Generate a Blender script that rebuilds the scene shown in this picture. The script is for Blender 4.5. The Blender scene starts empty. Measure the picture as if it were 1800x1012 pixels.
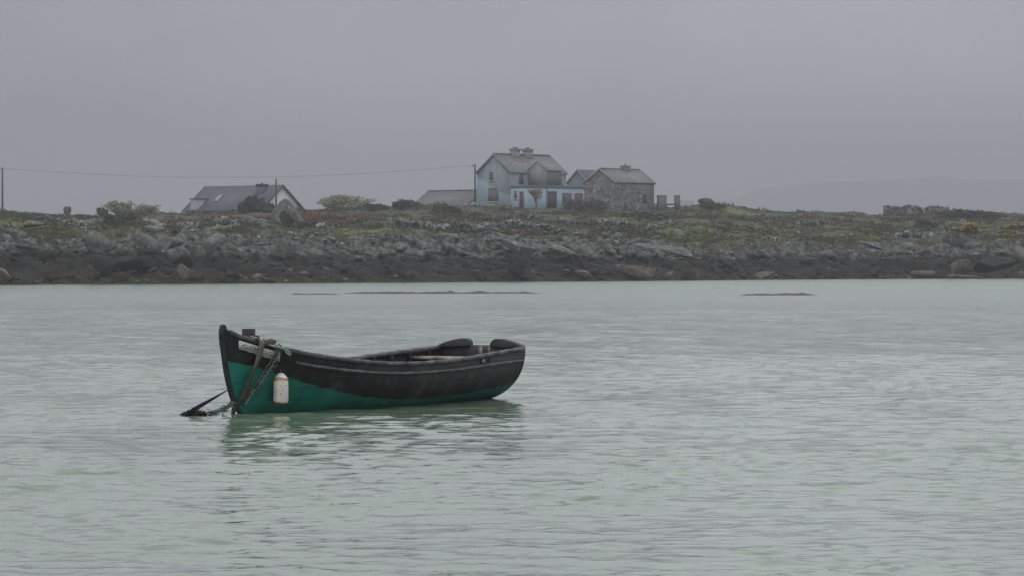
import bpy, math, random
import numpy as np
from mathutils import Vector

random.seed(7)
RNG = np.random.default_rng(11)
R = math.radians
scene = bpy.context.scene
COL = scene.collection

# ------------------------------------------------------------------ camera, sky, sun, exposure
F, CAMH, HZ = 5760.0, 1.8, 450.0          # focal length in photo pixels, eye height, horizon row
cam_d = bpy.data.cameras.new('camera'); cam = bpy.data.objects.new('camera', cam_d); COL.objects.link(cam)
cam_d.sensor_width = 36.0; cam_d.lens = F / 1800 * 36.0
cam_d.clip_start = 0.5; cam_d.clip_end = 20000
cam.location = (0, 0, CAMH); cam.rotation_euler = (R(90) - math.atan((506 - HZ) / F), 0, 0)
scene.camera = cam

SUN_EL, SUN_AZ = 52.0, 215.0              # azimuth from +Y clockwise: behind the camera, a little to the left
world = bpy.data.worlds.new('World'); scene.world = world; world.use_nodes = True
wn = world.node_tree; wn.nodes.clear()
w_out = wn.nodes.new('ShaderNodeOutputWorld'); w_bg = wn.nodes.new('ShaderNodeBackground')
w_sky = wn.nodes.new('ShaderNodeTexSky'); w_sky.sky_type = 'NISHITA'; w_sky.sun_disc = False
w_sky.sun_elevation = R(SUN_EL); w_sky.sun_rotation = R(SUN_AZ); w_sky.dust_density = 4.0
w_hs = wn.nodes.new('ShaderNodeHueSaturation'); w_hs.inputs['Saturation'].default_value = 0.25
w_tc = wn.nodes.new('ShaderNodeTexCoord'); w_sep = wn.nodes.new('ShaderNodeSeparateXYZ')
w_rmp = wn.nodes.new('ShaderNodeValToRGB')
w_mul = wn.nodes.new('ShaderNodeVectorMath'); w_mul.operation = 'SCALE'; w_mul.inputs['Scale'].default_value = 10.0
w_mix = wn.nodes.new('ShaderNodeMix'); w_mix.data_type = 'RGBA'; w_mix.inputs['Factor'].default_value = 0.93
SKYSTOPS = [(0.0, 0.275), (0.03, 0.32), (0.055, 0.42), (0.08, 0.405), (0.12, 0.80), (0.3, 0.92), (1.0, 0.94)]   # overcast: brighter towards the zenith
while len(w_rmp.color_ramp.elements) < len(SKYSTOPS): w_rmp.color_ramp.elements.new(0.5)
for e, (p, v) in zip(w_rmp.color_ramp.elements, SKYSTOPS):
    e.position = p; e.color = (v * 0.965, v * 0.982, v * 1.045, 1)
L = wn.links.new
L(w_tc.outputs['Generated'], w_sep.inputs[0]); L(w_sep.outputs['Z'], w_rmp.inputs[0])
w_map = wn.nodes.new('ShaderNodeMapping'); w_map.inputs['Scale'].default_value = (1, 1, 2.2)
w_nz = wn.nodes.new('ShaderNodeTexNoise'); w_nz.inputs['Scale'].default_value = 5.0; w_nz.inputs['Detail'].default_value = 4.0
w_mr = wn.nodes.new('ShaderNodeMapRange'); w_mr.inputs['From Min'].default_value = .3; w_mr.inputs['From Max'].default_value = .7; w_mr.inputs['To Min'].default_value = .78; w_mr.inputs['To Max'].default_value = 1.22
w_cl = wn.nodes.new('ShaderNodeVectorMath'); w_cl.operation = 'SCALE'      # soft cloud banks over the whole sky
L(w_tc.outputs['Generated'], w_map.inputs[0]); L(w_map.outputs[0], w_nz.inputs['Vector']); L(w_nz.outputs['Fac'], w_mr.inputs['Value'])
w_az = wn.nodes.new('ShaderNodeMapRange'); w_az.interpolation_type = 'SMOOTHSTEP'       # the cloud thins a little towards the right
w_az.inputs['From Min'].default_value = -.3; w_az.inputs['From Max'].default_value = .3; w_az.inputs['To Min'].default_value = .88; w_az.inputs['To Max'].default_value = 1.10
w_am = wn.nodes.new('ShaderNodeMath'); w_am.operation = 'MULTIPLY'
L(w_sep.outputs['X'], w_az.inputs['Value']); L(w_mr.outputs[0], w_am.inputs[0]); L(w_az.outputs[0], w_am.inputs[1])
L(w_rmp.outputs[0], w_cl.inputs[0]); L(w_am.outputs[0], w_cl.inputs['Scale']); L(w_cl.outputs[0], w_mul.inputs[0]); L(w_sky.outputs[0], w_hs.inputs['Color'])
L(w_hs.outputs[0], w_mix.inputs['A']); L(w_mul.outputs[0], w_mix.inputs['B'])
L(w_mix.outputs['Result'], w_bg.inputs['Color']); w_bg.inputs['Strength'].default_value = 0.1
L(w_bg.outputs[0], w_out.inputs['Surface'])

sun_d = bpy.data.lights.new('sun', 'SUN'); sun_d.energy = 0.5; sun_d.angle = R(35); sun_d.color = (1.0, 0.97, 0.93)
sun = bpy.data.objects.new('sun', sun_d); COL.objects.link(sun)
sd = Vector((math.sin(R(SUN_AZ)) * math.cos(R(SUN_EL)), math.cos(R(SUN_AZ)) * math.cos(R(SUN_EL)), math.sin(R(SUN_EL))))
sun.rotation_euler = sd.to_track_quat('Z', 'Y').to_euler()

vs = scene.view_settings
vs.view_transform = 'Standard'; vs.look = 'None'; vs.exposure = 0.22; vs.gamma = 1.0; vs.use_curve_mapping = False
scene.render.engine = 'CYCLES'
cy = scene.cycles
cy.use_denoising = True; cy.max_bounces = 6; cy.diffuse_bounces = 3; cy.glossy_bounces = 3; cy.volume_bounces = 1
cy.use_adaptive_sampling = False

# ------------------------------------------------------------------ helpers
def wx(px, D): return (px - 900.0) / F * D
def wz(py, D): return CAMH + (HZ - py) / F * D
def P(px, py, D): return Vector((wx(px, D), D, wz(py, D)))

def tag(o, label=None, cat=None, group=None, kind=None):
    if label: o['label'] = label
    if cat: o['category'] = cat
    if group: o['group'] = group
    if kind: o['kind'] = kind
    return o

def empty(name, loc, rz=0.0):
    o = bpy.data.objects.new(name, None); COL.objects.link(o)
    o.location = loc; o.rotation_euler = (0, 0, rz); o.empty_display_size = 0.3
    return o

def make_mesh(name, V, faces, mat=None, smooth=False):
    """faces: one (n,k) array or a list of them / of tuples"""
    V = np.asarray(V, dtype=np.float32).reshape(-1, 3)
    if isinstance(faces, np.ndarray): faces = [faces]
    loops, starts, tot = [], [], 0
    if len(faces) and not isinstance(faces[0], np.ndarray):
        for f in faces:
            starts.append(tot); tot += len(f); loops.append(np.asarray(f, dtype=np.int32))
        starts = np.array(starts, dtype=np.int32); loops = np.concatenate(loops)
    else:
        st = []
        for a in faces:
            k = a.shape[1]; st.append(tot + np.arange(len(a), dtype=np.int32) * k); tot += a.size; loops.append(a.astype(np.int32).ravel())
        starts = np.concatenate(st).astype(np.int32); loops = np.concatenate(loops)
    me = bpy.data.meshes.new(name)
    me.vertices.add(len(V)); me.vertices.foreach_set('co', V.ravel())
    me.loops.add(len(loops)); me.loops.foreach_set('vertex_index', loops)
    me.polygons.add(len(starts)); me.polygons.foreach_set('loop_start', starts)
    me.update(calc_edges=True); me.validate()
    if smooth: me.polygons.foreach_set('use_smooth', np.ones(len(me.polygons), dtype=bool))
    if mat: me.materials.append(mat)
    return me

def obj(name, V, faces, mat=None, parent=None, smooth=False):
    o = bpy.data.objects.new(name, make_mesh(name, V, faces, mat, smooth)); COL.objects.link(o)
    if parent: o.parent = parent
    return o

class MB:
    """collects shapes for ONE mesh"""
    def __init__(s): s.V = []; s.Fc = []
    def add(s, V, Fc):
        b = len(s.V); s.V += [tuple(v) for v in V]; s.Fc += [tuple(i + b for i in f) for f in Fc]; return s
    def box(s, x0, x1, y0, y1, z0, z1):
        return s.add([(x0,y0,z0),(x1,y0,z0),(x1,y1,z0),(x0,y1,z0),(x0,y0,z1),(x1,y0,z1),(x1,y1,z1),(x0,y1,z1)],
                     [(0,3,2,1),(4,5,6,7),(0,1,5,4),(1,2,6,5),(2,3,7,6),(3,0,4,7)])
    def tube(s, pts, r, n=8):
        pts = [Vector(p) for p in pts]; rs = r if hasattr(r, '__len__') else [r] * len(pts)
        b = len(s.V); prev = None
        for i, p in enumerate(pts):
            t = (pts[min(i+1, len(pts)-1)] - pts[max(i-1, 0)]).normalized()
            a = Vector((0,0,1)) if prev is None else prev
            if abs(a.dot(t)) > .95: a = Vector((1,0,0)) if abs(t.x) < .9 else Vector((0,1,0))
            u = (a - t * a.dot(t)).normalized(); v = t.cross(u); prev = u
            for k in range(n):
                g = 2 * math.pi * k / n
                s.V.append(tuple(p + u * (rs[i] * math.cos(g)) + v * (rs[i] * math.sin(g))))
        m = len(pts)
        for i in range(m - 1):
            for k in range(n):
                s.Fc.append((b+i*n+k, b+i*n+(k+1)%n, b+(i+1)*n+(k+1)%n, b+(i+1)*n+k))
        s.Fc.append(tuple(b + k for k in reversed(range(n)))); s.Fc.append(tuple(b + (m-1)*n + k for k in range(n)))
        return s
    def sweep(s, rings, cap=True):
        """rings: list of equal-length closed rings of points"""
        b = len(s.V); n = len(rings[0])
        for rg in rings: s.V += [tuple(p) for p in rg]
        for i in range(len(rings) - 1):
            for k in range(n):
                s.Fc.append((b+i*n+k, b+i*n+(k+1)%n, b+(i+1)*n+(k+1)%n, b+(i+1)*n+k))
        if cap:
            s.Fc.append(tuple(b + k for k in reversed(range(n)))); s.Fc.append(tuple(b + (len(rings)-1)*n + k for k in range(n)))
        return s
    def prism(s, poly, y0, y1):
        """poly of (x, z), extruded along y"""
        n = len(poly); b = len(s.V)
        s.V += [(x, y0, z) for x, z in poly] + [(x, y1, z) for x, z in poly]
        s.Fc.append(tuple(b + i for i in range(n))); s.Fc.append(tuple(b + n + i for i in reversed(range(n))))
        for i in range(n): s.Fc.append((b+(i+1)%n, b+i, b+n+i, b+n+(i+1)%n))
        return s
    def obj(s, name, mat, parent=None, smooth=False): return obj(name, s.V, s.Fc, mat, parent, smooth)

def smooth_path(pts, n=8):
    """Catmull-Rom through pts"""
    pts = [Vector(p) for p in pts]; q = [pts[0]] + pts + [pts[-1]]; out = []
    for i in range(1, len(q) - 2):
        for k in range(n):
            t = k / n; a, b, c, d = q[i-1], q[i], q[i+1], q[i+2]
            out.append(0.5 * ((2*b) + (c-a)*t + (2*a-5*b+4*c-d)*t*t + (3*b-a-3*c+d)*t**3))
    return out + [pts[-1]]

def hash2(ix, iy, seed):
    h = (ix.astype(np.int64) * 374761393 + iy.astype(np.int64) * 668265263 + seed * 974634777) & 0xFFFFFFFF
    h = ((h ^ (h >> 13)) * 1274126177) & 0xFFFFFFFF
    h = ((h ^ (h >> 16)) * 2246822519) & 0xFFFFFFFF
    return ((h ^ (h >> 15)) & 0xFFFFFF) / float(0xFFFFFF)
def vnoise(x, y, seed=0):
    ix, iy = np.floor(x), np.floor(y); fx, fy = x - ix, y - iy
    fx = fx*fx*fx*(fx*(fx*6-15)+10); fy = fy*fy*fy*(fy*(fy*6-15)+10)
    a = hash2(ix, iy, seed); b = hash2(ix+1, iy, seed); c = hash2(ix, iy+1, seed); d = hash2(ix+1, iy+1, seed)
    return (a*(1-fx)+b*fx)*(1-fy) + (c*(1-fx)+d*fx)*fy
def fbm(x, y, seed=0, oct=4, gain=.5):
    s = np.zeros_like(x, dtype=float); a = 1.0; t = 0.0
    for o in range(oct):
        s += a * vnoise(x * 2**o + 17.3*o, y * 2**o - 9.1*o, seed + o); t += a; a *= gain
    return s / t * 2 - 1
def cells(x, y, seed=0):
    """Worley: distance to the nearest point, value of its cell, distance to the border"""
    ix, iy = np.floor(x), np.floor(y)
    d1 = np.full(x.shape, 9.0); d2 = np.full(x.shape, 9.0); val = np.zeros(x.shape)
    for i in (-1, 0, 1):
        for j in (-1, 0, 1):
            cx, cy_ = ix + i, iy + j
            px = cx + .1 + .8 * hash2(cx, cy_, seed); py = cy_ + .1 + .8 * hash2(cx, cy_, seed + 5)
            d = np.hypot(px - x, py - y); v = hash2(cx, cy_, seed + 9)
            near = d < d1
            d2 = np.where(near, d1, np.minimum(d2, d)); val = np.where(near, v, val); d1 = np.where(near, d, d1)
    return d1, val, d2 - d1
def sstep(a, b, x):
    t = np.clip((x - a) / (b - a), 0, 1); return t*t*(3-2*t)

# ------------------------------------------------------------------ material helpers
class M:
    def __init__(s, name, rough=.8, spec=.3):
        s.m = bpy.data.materials.new(name); s.m.use_nodes = True; s.nt = s.m.node_tree
        s.b = s.nt.nodes['Principled BSDF']; s.set('Roughness', rough); s.set('Specular IOR Level', spec)
        s.tc = None
    def set(s, k, v):
        if hasattr(v, 'is_output') or isinstance(v, bpy.types.NodeSocket): s.nt.links.new(v, s.b.inputs[k])
        else: s.b.inputs[k].default_value = (*v, 1) if isinstance(v, tuple) and len(v) == 3 else v
    def n(s, t): return s.nt.nodes.new(t)
    def coord(s, kind='Object'):
        if kind == 'Position':
            g = s.n('ShaderNodeNewGeometry'); return g.outputs['Position']
        t = s.n('ShaderNodeTexCoord'); return t.outputs[kind]
    def scaled(s, co, sc):
        m = s.n('ShaderNodeMapping'); m.inputs['Scale'].default_value = sc; s.nt.links.new(co, m.inputs['Vector']); return m.outputs[0]
    def noise(s, co, scale, detail=3.0, rough=.55, dist=0.0):
        t = s.n('ShaderNodeTexNoise'); t.inputs['Scale'].default_value = scale; t.inputs['Detail'].default_value = detail
        t.inputs['Roughness'].default_value = rough; t.inputs['Distortion'].default_value = dist
        s.nt.links.new(co, t.inputs['Vector']); return t.outputs['Fac']
    def voro(s, co, scale, feature='F1', out='Distance', rnd=1.0):
        t = s.n('ShaderNodeTexVoronoi'); t.feature = feature; t.inputs['Scale'].default_value = scale; t.inputs['Randomness'].default_value = rnd
        s.nt.links.new(co, t.inputs['Vector']); return t.outputs[out]
    def ramp(s, fac, stops, interp='LINEAR'):
        t = s.n('ShaderNodeValToRGB'); t.color_ramp.interpolation = interp
        while len(t.color_ramp.elements) < len(stops): t.color_ramp.elements.new(.5)
        for e, (p, c) in zip(t.color_ramp.elements, stops):
            e.position = p; e.color = (c, c, c, 1) if not hasattr(c, '__len__') else (*c, 1)
        s.link(fac, t.inputs[0]); return t.outputs[0]
    def link(s, a, b):
        if isinstance(a, bpy.types.NodeSocket): s.nt.links.new(a, b)
        else: b.default_value = (*a, 1) if isinstance(a, tuple) and len(a) == 3 else a
    def mix(s, fac, a, b, blend='MIX'):
        t = s.n('ShaderNodeMix'); t.data_type = 'RGBA'; t.blend_type = blend
        s.link(fac, t.inputs['Factor']); s.link(a, t.inputs['A']); s.link(b, t.inputs['B']); return t.outputs['Result']
    def math(s, op, a, b=0.0, clamp=False):
        t = s.n('ShaderNodeMath'); t.operation = op; t.use_clamp = clamp
        s.link(a, t.inputs[0]); s.link(b, t.inputs[1]); return t.outputs[0]
    def mapr(s, v, a, b, c=0.0, d=1.0):
        t = s.n('ShaderNodeMapRange'); t.inputs['From Min'].default_value = a; t.inputs['From Max'].default_value = b
        t.inputs['To Min'].default_value = c; t.inputs['To Max'].default_value = d; s.link(v, t.inputs['Value']); return t.outputs['Result']
    def xyz(s, co):
        t = s.n('ShaderNodeSeparateXYZ'); s.nt.links.new(co, t.inputs[0]); return t.outputs
    def attr(s, name):
        t = s.n('ShaderNodeAttribute'); t.attribute_name = name; return t.outputs['Fac']
    def rnd(s): return s.n('ShaderNodeObjectInfo').outputs['Random']
    def bump(s, h, strength=.5, dist=.02):
        t = s.n('ShaderNodeBump'); t.inputs['Strength'].default_value = strength; t.inputs['Distance'].default_value = dist
        s.link(h, t.inputs['Height']); s.nt.links.new(t.outputs[0], s.b.inputs['Normal'])

def plain(name, c, rough=.75, var=.25, scale=6.0, spec=.3, bump=.3, bdist=.01, coord='Object', c2=None):
    m = M(name, rough, spec); co = m.coord(coord)
    n = m.noise(co, scale, 5.0, .6)
    lo = tuple(x * (1 - var) for x in c); hi = tuple(min(1, x * (1 + var)) for x in c)
    col = m.ramp(n, [(.3, lo), (.7, c2 or hi)])
    m.set('Base Color', col)
    if bump: m.bump(m.noise(co, scale * 4, 4.0), bump, bdist)
    return m.m

# ------------------------------------------------------------------ the lie of the land
PXS   = np.array([-2500, 0, 400, 700, 1000, 1500, 1800, 4500], float)
SHORE = np.array([ 196, 203, 211.6, 220.6, 230.4, 252.9, 262, 300], float)           # distance of the water's edge
BT_X  = np.array([0, 100, 180, 300, 370, 420, 520, 640, 760, 850, 930, 1020, 1120, 1250, 1400, 1560, 1680, 1800], float)
BT_Y  = np.array([408, 417, 424, 421, 416, 416, 424, 427, 424, 424, 428, 431, 431, 435, 436, 434, 434, 430], float)
SK_X  = np.array([0, 60, 110, 200, 270, 330, 420, 520, 570, 660, 720, 760, 838, 900, 960, 1060, 1150, 1200, 1232, 1255, 1310, 1400, 1500, 1560, 1640, 1700, 1760, 1800], float)
SK_Y  = np.array([374, 377, 379, 379, 376, 377, 373, 366, 369, 368, 361, 361, 365, 367, 370, 367, 367, 365, 358, 358, 367, 372, 376, 379, 377, 374, 375, 379], float)
CREST = 205.0
BLOBS = []    # (x, y, rx, ry, height): knolls
def pxof(x, y): return 900.0 + F * x / y
def inland_of(x, y): return y - np.interp(pxof(x, y), PXS, SHORE)

def base_height(x, y):
    px = pxof(x, y); s = y - np.interp(px, PXS, SHORE)
    yb = np.interp(px, BT_X, BT_Y); ysk = np.interp(px, SK_X, SK_Y)
    zb = CAMH + (HZ - yb) * (y - s + 15) / F
    z = np.interp(s, [-30, -6, 0, 1.5, 4, 7, 10.5, 15], [-1, -.7, -.05, .22, .50, .80, 1.5, 2.2])
    z = np.where(s > 0, z * (1 + (zb / 2.2 - 1) * np.clip(s / 15, 0, 1)), z)
    e = np.clip((s - 15) / (CREST - 15), 0, 1) ** .82
    yy = yb + (ysk - yb) * e
    D = np.minimum(y, y - s + CREST)
    zi = CAMH + (HZ - yy) * D / F
    return np.where(s < 15, z, zi), s, px

def height(x, y, fine=True):
    x = np.asarray(x, float); y = np.asarray(y, float)
    z, s, px = base_height(x, y)
    for bx, by, rx, ry, h in BLOBS:
        z = z + h * np.exp(-((x-bx)/rx)**2 - ((y-by)/ry)**2)
    w_in = sstep(18, 45, s) * (1 - .25 * sstep(170, 205, s)) * (1 - .9*sstep(235, 400, s))
    z = z + w_in * (.55 * fbm(x/9, y/26, 3, 3) + .22 * fbm(x/2.6, y/7, 21, 3))
    if fine:
        wb = sstep(-1.2, 3.0, s) * (1 - sstep(19, 26, s))
        u = x * .93 + y * .12; v = y * .55 - x * .05
        u2 = u + 1.6 * v; d, val, edge = cells(u2 / 4.6, v / 2.3, 31)
        d2, val2, edge2 = cells(u2 / 1.7 + 5, v / .9, 47)
        wlow = .75 + .25 * sstep(4, 9, s)
        rock = (val - .45) * 1.35 * sstep(0, .16, edge) - .18 * (1 - sstep(0, .12, edge)) + .34 * (val2 - .5) * sstep(0, .2, edge2) + (.25 + .35 * (1 - sstep(4, 9, s))) * fbm(x/1.1, y/1.4, 91, 4)
        st = .55; q = z / st + 1.1 * fbm(x/9, y/7, 123, 3) + .35 * fbm(x/1.7, y/1.7, 131, 2); fl = np.floor(q); fr = q - fl
        ledge = (fl + sstep(.55, .95, fr) - q + .35) * st
        z = z + wb * wlow * (rock * .8 + ledge * .95)
        z = z + w_in * (.10 * fbm(x/.8, y/1.6, 77, 3))
        # rock outcrops through the grass
        oc = sstep(.20, .38, fbm(x/7 + 3, y/15, 63, 3)) * w_in * (1 - sstep(60, 130, s))
        z = z + oc * (.25 * sstep(0, .2, edge2) * val2 + .1)
    return z

_ys = np.concatenate([np.arange(198, 330, .35), np.arange(330, 720, 1.0)])
def ground_at(px, py):
    """point of the smooth land seen at a pixel"""
    x = (px - 900) / F * _ys; zr = CAMH + (HZ - py) / F * _ys
    h = height(x, _ys, False); hit = np.nonzero(h >= zr)[0]
    i = hit[0] if len(hit) else int(np.argmax(np.where(_ys < 460, (h - zr) / _ys, -9)))
    return Vector((x[i], _ys[i], h[i]))
def hgt(x, y, fine=False): return float(height(np.array([x]), np.array([y]), fine)[0])

# ------------------------------------------------------------------ shore materials (tide zones by real height above the water)
def rock_color(m, pos, tint=(1, 1, 1), lichen=1.0):
    c = m.xyz(pos)
    n1 = m.noise(pos, .55, 4.0); n2 = m.noise(pos, 1.7, 6.0, .68); n3 = m.noise(pos, 1.4, 3.0)
    shift = m.mapr(c['X'], -36, -8, .45, -.05)                       # the black band climbs higher at this end of the shore
    zz = m.math('SUBTRACT', m.math('ADD', c['Z'], m.math('MULTIPLY', m.math('SUBTRACT', n1, .5), 1.5)), shift)
    zz = m.math('ADD', zz, m.math('MULTIPLY', m.math('SUBTRACT', n2, .5), .5))
    t = tint
    grey = m.ramp(n2, [(.36, (.018*t[0], .018*t[1], .018*t[2])), (.47, (.062*t[0], .064*t[1], .059*t[2])), (.64, (.185*t[0], .185*t[1], .172*t[2]))])
    lic = m.ramp(m.voro(m.scaled(pos, (1, 1, 1)), 2.6), [(.05, 1.0), (.2, 0.0)])
    lic = m.math('MULTIPLY', m.math('MULTIPLY', lic, m.ramp(n3, [(.46, 0.0), (.58, 1.0)])), .8 * lichen)
    grey = m.mix(lic, grey, (.36, .36, .34))
    moss = m.math('MULTIPLY', m.ramp(m.noise(pos, .9, 4.0), [(.52, 0.0), (.68, 1.0)]), .45)
    grey = m.mix(moss, grey, (.075, .08, .038))
    black = m.ramp(n2, [(.3, (.009, .009, .010)), (.72, (.048, .045, .043))])
    weed = m.ramp(m.noise(pos, 2.2, 5.0, .7), [(.34, (.010, .009, .007)), (.52, (.031, .026, .016)), (.68, (.064, .052, .024))])
    low = m.mix(m.ramp(zz, [(.40, 0.0), (.80, 1.0)]), weed, black)
    return m.mix(m.ramp(m.math('DIVIDE', zz, 3.0), [(.53, 0.0), (.70, 1.0)]), low, grey), n2

def veg_color(m, pos):
    a = m.noise(pos, .10, 4.0); b = m.noise(pos, .45, 5.0, .65); c = m.noise(m.scaled(pos, (1, .5, 1)), 2.2, 4.0, .7)
    green = m.ramp(c, [(.3, (.062, .067, .034)), (.7, (.142, .145, .075))])
    heath = m.ramp(c, [(.3, (.034, .030, .021)), (.7, (.088, .074, .050))])
    col = m.mix(m.ramp(b, [(.40, 0.0), (.60, 1.0)]), heath, green)
    col = m.mix(m.ramp(a, [(.42, 0.0), (.62, .65)]), col, heath)
    return col

m = M('shore_ground', .95, .15); pos = m.coord('Position')
rock, rn = rock_color(m, pos); veg = veg_color(m, pos)
veg = m.mix(m.math('MULTIPLY', m.attr('lush'), .85), veg, m.ramp(m.noise(pos, 1.5, 4.0), [(.3, (.105, .125, .036)), (.7, (.168, .180, .074))]))
veg = m.mix(m.math('MULTIPLY', m.attr('heather'), .85), veg, m.ramp(m.noise(pos, 1.2, 4.0), [(.3, (.050, .024, .020)), (.7, (.125, .060, .046))]))
edge = m.math('ADD', m.attr('inland'), m.math('MULTIPLY', m.math('SUBTRACT', m.noise(pos, .35, 4.0), .5), 18.0))
vmask = m.ramp(m.math('DIVIDE', edge, 40.0), [(.38, 0.0), (.46, 1.0)])
outc = m.math('MULTIPLY', m.ramp(m.noise(m.scaled(pos, (1, .45, 1)), .32, 5.0, .65), [(.56, 0.0), (.62, 1.0)]), m.mapr(m.attr('inland'), 60, 130, .9, .15))
vmask = m.math('MULTIPLY', vmask, m.math('SUBTRACT', 1.0, outc, True))
m.set('Base Color', m.mix(vmask, rock, veg))
m.bump(m.noise(pos, 5.0, 5.0, .7), .6, .12)
MAT_GROUND = m.m

def rock_mat(name, tint, lichen, bright=1.0):
    m = M(name, .9, .2); pos = m.coord('Position')
    c, n2 = rock_color(m, pos, tint, lichen)
    k = m.mapr(m.rnd(), 0, 1, .72 * bright, 1.28 * bright)
    t = m.n('ShaderNodeVectorMath'); t.operation = 'SCALE'; m.link(c, t.inputs[0]); m.link(k, t.inputs['Scale'])
    m.set('Base Color', t.outputs[0]); m.bump(m.noise(pos, 4.0, 6.0, .7), .7, .10)
    return m.m
MAT_ROCK = rock_mat('shore_rock', (1, 1, 1), 1.0)
def flat_rock(name, lo, hi, wh=.0):
    m = M(name, .9, .2); pos = m.coord('Position')
    c = m.ramp(m.noise(pos, 2.6, 6.0, .7), [(.3, lo), (.7, hi)])
    if wh: c = m.mix(m.math('MULTIPLY', m.ramp(m.voro(pos, 2.2), [(.08, 1.0), (.25, 0.0)]), wh), c, (.55, .55, .52))
    m.set('Base Color', c); m.bump(m.noise(pos, 4.0, 6.0, .7), .7, .1); return m.m
MAT_PINK = flat_rock('pink_granite', (.075, .063, .054), (.19, .16, .137))
MAT_GREYROCK = flat_rock('grey_granite', (.048, .050, .047), (.195, .195, .18), .5)
MAT_MIDROCK = flat_rock('mid_grey_granite', (.030, .031, .030), (.125, .125, .118), .25)
MAT_DARKROCK = flat_rock('dark_wet_rock', (.014, .013, .012), (.048, .044, .040))
MAT_WHITE = flat_rock('white_lichen_stone', (.15, .15, .14), (.36, .36, .34))
MAT_MOSSROCK = flat_rock('mossy_outcrop', (.035, .034, .024), (.095, .092, .072), .3)

def attr_veg(name, base=None):
    m = M(name, .9, .1); pos = m.coord('Position'); c = base(m, pos) if base else veg_color(m, pos)
    c = m.mix(m.math('MULTIPLY', m.attr('lush'), .85), c, m.ramp(m.noise(pos, 1.5, 4.0), [(.3, (.105, .125, .036)), (.7, (.168, .180, .074))]))
    c = m.mix(m.math('MULTIPLY', m.attr('heather'), .95), c, m.ramp(m.noise(pos, 1.2, 4.0), [(.3, (.060, .026, .020)), (.7, (.15, .066, .048))]))
    m.set('Base Color', c); return m.m
MAT_GRASS = attr_veg('grass_blades')
def paint_attrs(o, C, per):
    for nm, lst in (('heather', HEATHER), ('lush', LUSH)):
        f = blob_field(lst, C[:, 0], C[:, 1])
        o.data.attributes.new(nm, 'FLOAT', 'POINT').data.foreach_set('value', np.repeat(f, per).astype(np.float32))

# ------------------------------------------------------------------ land
def axis_u(a, n_in, b, n_out):
    o = np.geomspace(a * 1.01, b, n_out)
    return np.concatenate([-o[::-1], np.linspace(-a, a, n_in), o])
U = axis_u(.178, 700, 1.6, 40)
SS = np.concatenate([np.linspace(-16, -1, 10), np.arange(-.6, 21, .13), np.geomspace(21.2, 210, 230), np.geomspace(212, 420, 40), [470, 560, 700, 950, 1300, 1800, 2300]])
uu, ss = np.meshgrid(U, SS)
yy = np.interp(900 + F * np.clip(uu, -.6, .6), PXS, SHORE) + ss
xx = np.clip(uu * yy, -1900, 1900)
zz = height(xx, yy)
zz = np.where(ss > 420, np.minimum(zz, 7.5 - (ss - 420) * .012), zz); zz = np.maximum(zz, -1.0)
nr, nc = uu.shape
gi = np.arange(nr * nc).reshape(nr, nc)
quads = np.stack([gi[:-1, :-1], gi[:-1, 1:], gi[1:, 1:], gi[1:, :-1]], -1).reshape(-1, 4)
me = make_mesh('shore_land', np.stack([xx, yy, zz], -1).reshape(-1, 3), quads, MAT_GROUND, False)
def blob_field(lst, xx=xx, yy=yy):
    f = np.zeros(xx.shape)
    for px, py, rx, ry, a in lst:
        p = ground_at(px, py); w = rx * p.y / F; d = ry * p.y / F
        # a patch on gently rising ground: its depth is its height in the picture over the slope
        f = np.maximum(f, a * np.exp(-((xx - p.x) / w) ** 2 - ((yy - p.y) / max(4.0, d / .03)) ** 2))
    f *= .35 + 1.3 * np.clip(fbm(xx / 5, yy / 14, 55, 4) * .9 + .5, 0, 1)
    return np.clip(f, 0, 1)
HEATHER = [(575, 383, 60, 16, .9), (540, 375, 30, 10, .9), (300, 402, 50, 14, .85), (460, 383, 30, 10, .7), (250, 400, 30, 10, .6), (60, 372, 40, 5, .4)]
LUSH = [(30, 396, 50, 8, .9), (160, 412, 110, 7, .8), (300, 418, 60, 5, .7), (400, 402, 70, 8, .9), (620, 412, 80, 10, .9), (700, 400, 40, 8, .6),
        (1280, 376, 42, 12, 1.0), (1190, 408, 60, 10, .8), (1130, 424, 50, 6, .7), (1350, 425, 70, 5, .7), (1090, 388, 40, 6, .6), (1530, 428, 60, 8, .5), (1760, 380, 40, 7, .6), (960, 395, 40, 6, .5)]
for nm, f in (('inland', ss), ('heather', blob_field(HEATHER)), ('lush', blob_field(LUSH))):
    me.attributes.new(nm, 'FLOAT', 'POINT').data.foreach_set('value', f.astype(np.float32).ravel())
land = bpy.data.objects.new('ground', me); COL.objects.link(land); tag(land, kind='structure')

# the long low hill lost in the fog
HD = 5400.0
hxs = np.linspace(240, 3600, 80); hys = np.linspace(HD - 420, HD + 520, 26)
hx, hy = np.meshgrid(hxs, hys)
prof = np.interp(900 + F * hxs / HD, [1110, 1200, 1310, 1440, 1600, 1800, 2300, 4200], [0, 72, 106, 122, 128, 128, 124, 110])
hz = prof[None, :] * np.exp(-((hy - HD) / 320) ** 2) * (1 + .06 * fbm(hx / 60, hy / 90, 8, 4)) - 2 * (1 - np.exp(-((hy - HD) / 400) ** 2))
gi = np.arange(hx.size).reshape(hx.shape)
o = obj('hill', np.stack([hx, hy, np.maximum(hz, -.9)], -1), np.stack([gi[:-1, :-1], gi[:-1, 1:], gi[1:, 1:], gi[1:, :-1]], -1).reshape(-1, 4),
        plain('hill_heath', (.06, .06, .045), .95, .3, .02, .1, 0, coord='Position'), smooth=True)
tag(o, kind='structure')

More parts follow.
